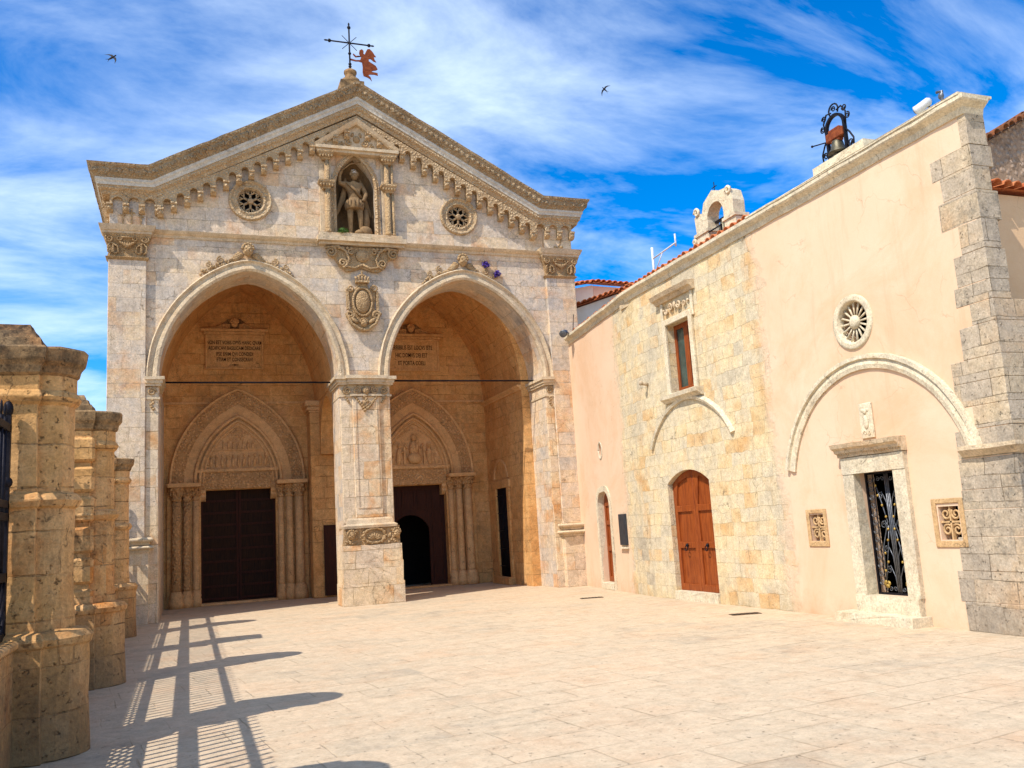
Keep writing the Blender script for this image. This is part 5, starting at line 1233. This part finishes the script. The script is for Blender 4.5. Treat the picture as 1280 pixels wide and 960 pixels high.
# iron bell frame on its block
ROOT = Vector((9.15, 9.85, 6.5))
bf = empty('bell_stand', ROOT, 'black wrought iron bell frame holding a bronze bell on a stone block atop the wall', 'bell frame')
BF = Fr((9.15, 0, 0), (0, 1, 0), (0, 0, 1), (-1, 0, 0))
part(MB().box(BF, 9.3, 10.4, 6.5, 6.755, -.2, .1, n=.1), 'stone_block', 'moulding', bf, jit=.015, bev=.015)
l_, _ = segarc(9.87, 7.2, .26, .2, 12)
part(MB().ring(BF, [(10.13, 6.7)] + segarc(9.92, 7.25, .21, .19, 12)[0][::-1] + [(9.71, 6.7)], [(10.09, 6.7)] + segarc(9.92, 7.25, .17, .15, 12)[0][::-1] + [(9.75, 6.7)], -.025, .025), 'arched_frame', 'iron', bf)
mb = MB()
for k in (-1, 1):
    c_ = 9.92
    mb.tube([BF(c_ + k*.2, 7.12, 0), BF(c_ + k*.27, 7.04, 0), BF(c_ + k*.34, 6.92, 0), BF(c_ + k*.33, 6.8, 0)], .014, 6)
    mb.spiral(BF, c_ + k*.27, 6.88, 0, .055, .015, 1.6, 0, .012, sign=k)
    mb.spiral(BF, c_ + k*.27, 7.3, 0, .05, .012, 1.5, math.pi/2, .011, sign=-k); mb.spiral(BF, c_ + k*.22, 7.45, 0, .05, .012, 1.5, 0, .011, sign=k)
    mb.tube([BF(c_ + k*.22, 7.2, 0), BF(c_ + k*.24, 7.38, 0), BF(c_ + k*.16, 7.5, 0), BF(c_ + k*.06, 7.48, 0)], .013, 6)
l2 = segarc(9.92, 7.44, .08, .16, 10)[0]; mb.tube([BF(p[0], p[1], 0) for p in l2], .013, 6); mb.spiral(BF, 9.92, 7.52, 0, .045, .012, 1.5, 0, .01)
mb.tube([BF(10.15, 7.08, .02), BF(10.35, 7.1, .1)], .01); mb.blob(BF, 10.35, 7.1, .1, .02, .02, .02)
part(mb, 'frame_scrolls', 'iron', bf)
part(MB().box(BF, 9.74, 10.1, 7.03, 7.17, -.06, .06).box(BF, 9.8, 10.04, 7.15, 7.21, -.055, .055).box(BF, 9.82, 10.02, 6.99, 7.04, -.045, .045), 'bell_yoke', 'rust', bf, bev=.015)
part(MB().lathe((9.15, 9.92, 6.82), [(.15, 0), (.14, .02), (.105, .07), (.085, .16), (.075, .19), (.03, .21)], 22), 'bell', 'bronze', bf)
part(MB().tube([(9.15, 9.92, 6.98), (9.15, 9.92, 6.83)], .012).blob(BF, 9.92, 6.83, 0, .03, .03, .03), 'clapper', 'iron', bf)

# aerial, flood lamps
ROOT = Vector((10, 17.04, 6.7))
an = empty('aerial_mast', ROOT, 'thin white aerial mast with a slanting side arm on the tiled roof', 'aerial')
part(MB().tube([(10, 17.04, 6.6), (10, 17.04, 7.72)], .03, 8), 'mast', 'whitemetal', an)
part(MB().tube([(10, 17.04, 7.45), (10, 16.0, 7.5)], .018, 6).tube([(10, 17.0, 7.1), (10, 16.6, 7.46)], .012, 6).tube([(10, 16.02, 7.42), (10, 16.02, 7.7)], .02, 6).tube([(9.9, 17.04, 7.0), (9.75, 17.1, 7.0)], .02), 'side_arm', 'whitemetal', an)
ROOT = Vector((9.05, 8.3, 6.53))
fl_ = empty('flood_lamp', ROOT, 'white metal flood lamp on the wall top between the iron bell frame and the corner', 'lamp')
dv = Vector((-.25, .9, -.3)).normalized()
part(MB().lathe(Vector((9.0, 8.06, 6.7)), [(.03, -.03), (.056, 0), (.062, .16), (.068, .19), (.056, .193)], 16, axis=dv), 'lamp_body', 'whitemetal', fl_)
part(MB().lathe(Vector((9.0, 8.06, 6.7)) + dv*.194, [(.05, 0), (.04, .012)], 16, axis=dv), 'lamp_lens', 'lens', fl_)
part(MB().tube([(9.02, 8.08, 6.5), (9.02, 8.08, 6.64)], .015).tube([(9.02, 7.88, 6.5), (9.02, 7.86, 6.74), (9.02, 7.94, 6.76)], .02).blob(Fr((0, 0, 0), (0, 1, 0), (0, 0, 1), (-1, 0, 0)), 7.88, 6.68, -9.02, .04, .05, .03), 'lamp_bracket', 'steel', fl_)
ROOT = RB(4.35, 6.5, 0)
fl2 = empty('flood_lamp', ROOT, 'small dark grey flood lamp at the end of the eaves beside the church pilaster', 'lamp')
part(MB().lathe(RB(4.2, 6.52, .25), [(.06, -.1), (.09, 0), (.1, .12), (.09, .125)], 14, axis=(-.6, -.5, -.35)), 'lamp_body', 'steel', fl2)
part(MB().tube([RB(4.2, 6.45, .05), RB(4.2, 6.55, .2)], .015).tube([RB(4.1, 6.5, .05), RB(3.95, 6.95, .05)], .01), 'lamp_bracket', 'iron', fl2)

# ================================================================== gate piers and railings on the left
def pier_at(cy, label, rust=False, half=True, x1=-1.17, name='gate_pier'):
    global ROOT
    ROOT = Vector((x1 - .28, cy, 0))
    t = empty(name, ROOT, label, 'pillar', 'stone gate piers with half columns in the left railing')
    prof = [(0, .15), (.2, .14), (.45, .13), (.7, .13), (.86, .13), (.88, .15), (.93, .16), (.98, .12), (1.0, .02), (1.3, 0), (1.7, 0), (1.98, 0), (2.0, .03), (2.05, .055), (2.1, .03), (2.12, -.01), (2.5, -.01), (2.85, -.012), (2.88, .02), (2.92, .04), (2.96, .02), (2.98, .0), (3.1, .0), (3.12, .025), (3.18, .04), (3.22, .07), (3.24, .075), (3.32, .085), (3.34, .07)]
    pr2 = []
    for (z0, d0), (z1, d1) in zip(prof, prof[1:]):
        k = max(1, int((z1 - z0)/.12)); pr2 += [(z0 + (z1-z0)*i/k, d0 + (d1-d0)*i/k) for i in range(k)]
    pr2.append(prof[-1])
    def sq(z, d, n=5):
        h = .28 + d; xa, xb = x1 - .56 - d, x1 + d*.6; r_ = []
        for (p0, p1) in (((xa, cy-h), (xb, cy-h)), ((xb, cy-h), (xb, cy+h)), ((xb, cy+h), (xa, cy+h)), ((xa, cy+h), (xa, cy-h))):
            for i in range(n): r_.append(Vector((p0[0] + (p1[0]-p0[0])*i/n, p0[1] + (p1[1]-p0[1])*i/n, z)))
        return r_
    prc = [(z, d) for z, d in pr2]
    part(MB().loft([sq(z, d) for z, d in prc if z <= 3.1001]), 'pier_core', 'gatepier', t, jit=.008, freq=4, bev=.008)
    part(MB().loft([sq(z, d) for z, d in prc if z >= 3.0999]), 'pier_cornice', 'gatecap', t, jit=.009, freq=6)
    mb = MB().loft([sq(z, d) for z, d in ((3.34, .02), (3.42, .0), (3.43, -.06), (3.5, -.1), (3.51, -.15), (3.57, -.18), (3.575, -.24))])
    part(mb, 'pier_cap', 'gatecap', t, jit=.009, freq=6)
    if half:
        def hc(z, d, n=14): return [Vector((x1 + .015 + (.24 + d)*math.cos(a), cy + (.23 + d)*math.sin(a), z)) for a in [-math.pi*.62 + math.pi*1.24*i/n for i in range(n + 1)]] + [Vector((x1 - .35, cy, z))]
        part(MB().loft([hc(z, d) for z, d in pr2 if z <= 3.1001]), 'half_column', 'gatepier', t, jit=.007, freq=4)
        part(MB().loft([hc(z, d) for z, d in pr2 if z >= 3.0999]), 'half_column_capital', 'gatecap', t, jit=.009, freq=6)
    if rust:
        mb = MB()
        for i in range(8): z0 = .1 + i*.37; mb.box(W0, x1 - .6, x1 + .04, cy - .325, cy + .325, z0 + .02, z0 + .33)
        part(mb, 'rusticated_blocks', 'gatepier', t, jit=.014, freq=4, bev=.03)
    return t
pier_at(5.35, 'nearest gate pier with only its round base showing at the lower left edge', x1=-1.335)
pier_at(8.45, 'tall golden gate pier in the left foreground with round column and dark mossy cornice')
pier_at(12.28, 'second gate pier from the foreground with rusticated blocks beside its round column', rust=True, x1=-1.13)
pier_at(15.2, 'plain square gate pier half hidden behind the rusticated pier', half=False, x1=-1.2)
pier_at(18.55, 'small farthest gate pier with half column nearest the church front', x1=-1.32)

def fence(y0, y1, label, first=None):
    global ROOT
    xf = -1.45 if y0 > 6 else -1.385; ROOT = Vector((xf, y0, 0))
    FF = Fr((xf, 0, 0), (0, 1, 0), (0, 0, 1), (1, 0, 0))
    t = empty('iron_railing', ROOT, label, 'railing', 'iron railings between the gate piers')
    for nm, z0, z1 in (('bottom_rail', .97, 1.0), ('lattice_rail', 1.42, 1.47), ('middle_rail', 1.9, 1.94), ('middle_rail', 2.0, 2.04), ('top_rail', 2.62, 2.66)):
        part(MB().box(FF, y0, y1, z0 - .01, z1 + .01, -.025, .025), nm, 'iron', t)
    for yy in (y0 + .03, y1 - .03): part(MB().box(FF, yy - .025, yy + .025, .96, 2.75, -.025, .025).blob(FF, yy, 2.2, 0, .05, .05, .05).blob(FF, yy, 2.8, 0, .04, .07, .04), 'end_post', 'iron', t)
    lat = MB(); k = int((y1 - y0)/.14)
    for i in range(k + 3):
        for s in (-1, 1):
            a = y0 + i*.14 - .2; b_ = a + s*.42
            ya, za, yb, zb = a, .99, b_, 1.42
            def clip(y, z, yo, zo):
                if y < y0: return (y0, z + (zo - z)*(y0 - y)/(yo - y)) if yo != y else None
                if y > y1: return (y1, z + (zo - z)*(y1 - y)/(yo - y))
                return (y, z)
            if (ya < y0 and yb < y0) or (ya > y1 and yb > y1): continue
            A, B = clip(ya, za, yb, zb), clip(yb, zb, ya, za)
            lat.tube([FF(A[0], A[1], .01*s), FF(B[0], B[1], .01*s)], .018, 4)
    part(lat, 'lattice', 'iron', t)
    nb_ = int((y1 - y0)/.15); proto = None
    for i in range(1, nb_):
        yy = y0 + (y1 - y0)*i/nb_
        if proto is None:
            proto = part(MB().tube([FF(yy, 1.46, 0), FF(yy, 2.72, 0)], .02, 6).blob(FF, yy, 2.77, 0, .02, .07, .012, 6), 'railing_bar', 'iron', t); yp = yy
        else:
            c_ = proto.copy(); C.objects.link(c_); c_.parent = t; c_.matrix_parent_inverse = Matrix.Translation(-ROOT); c_.location = (0, yy - yp, 0)
    return t
def lowwall(y0, y1, label):
    o = MB().box(W0, -1.62, -1.28, y0, y1, 0, .88).box(W0, -1.66, -1.24, y0, y1, .882, .95).build('low_wall', 'gatepier', jit=.01, bev=.02)
    tag(o, label, 'wall', 'low walls under the railings')
segs = ((5.66, 8.14, 'beside the tall foreground pier at the left edge'), (8.76, 11.97, 'between the tall foreground pier and the rusticated pier'), (12.6, 14.89, 'just beyond the rusticated pier'), (15.51, 18.24, 'between the square pier and the farthest pier'), (18.86, 20.98, 'between the farthest pier and the church front'))
for y0, y1, tx in segs:
    fence(y0, y1, 'black iron railing panel with lattice foot ' + tx); lowwall(y0, y1, 'low stone wall ' + tx)

# ================================================================== small things
for (p, tx) in (((8.05, 17.5), 'near the narrow pointed door'), ((8.33, 12.32), 'between the red door and the iron gate')):
    fr_ = Fr((p[0], p[1], 0), (1, -.25, 0), (.25, 1, 0), (0, 0, 1))
    t = tag(MB().box(fr_, -.24, .24, -.1, .1, .0005, .008).build('drain_cover', 'cover'), 'thin rusty drain cover let into the paving ' + tx, 'drain cover', 'drain covers in the paving')
    mb = MB()
    for i in range(6): mb.box(fr_, -.2 + i*.07, -.17 + i*.07, -.08, .08, .008, .011)
    o = mb.build('drain_slots', 'dark'); o.parent = t

def swift(loc, ang, roll, label):
    b_ = MB(); fr_ = Fr(loc, (math.cos(ang), 0, math.sin(ang)), (-math.sin(ang), 0, math.cos(ang)), (0, -1, 0))
    b_.blob(fr_, 0, 0, 0, .05, .22, .05, 10); b_.blob(fr_, 0, .2, .01, .04, .05, .04, 8)
    for k in (-1, 1):
        pl = [(0, .1), (k*.16, .14), (k*.34, .04), (k*.5, -.16), (k*.3, -.02), (k*.14, .02), (0, -.02)]
        if k < 0: pl = pl[::-1]
        fw = Fr(fr_(0, 0, 0), fr_.u * math.cos(roll*k) + fr_.w * math.sin(roll*k)*k, fr_.v, fr_.w*math.cos(roll) - fr_.u*math.sin(roll)*k)
        b_.prism(fw, pl, -.006, .006)
        b_.prism(fr_, [(0, -.16), (k*.02, -.16), (k*.09, -.34), (k*.03, -.24), (0, -.22)][::k], -.006, .006)
    tag(b_.build('swift', 'bird'), label, 'bird', 'swifts in flight')
def along(px, py, dist):
    d = (cx_*((px-640)/1098.8) - cy_*((py-480)/1098.8) - cz_); return Vector((0, 0, 1.6)) + d.normalized()*dist
swift(along(140, 72, 52), -.9, .5, 'dark swift gliding alone at upper left, left of the gable')
swift(along(756, 112, 70), .9, .6, 'dark swift flying right of the weather vane in the middle of the sky')
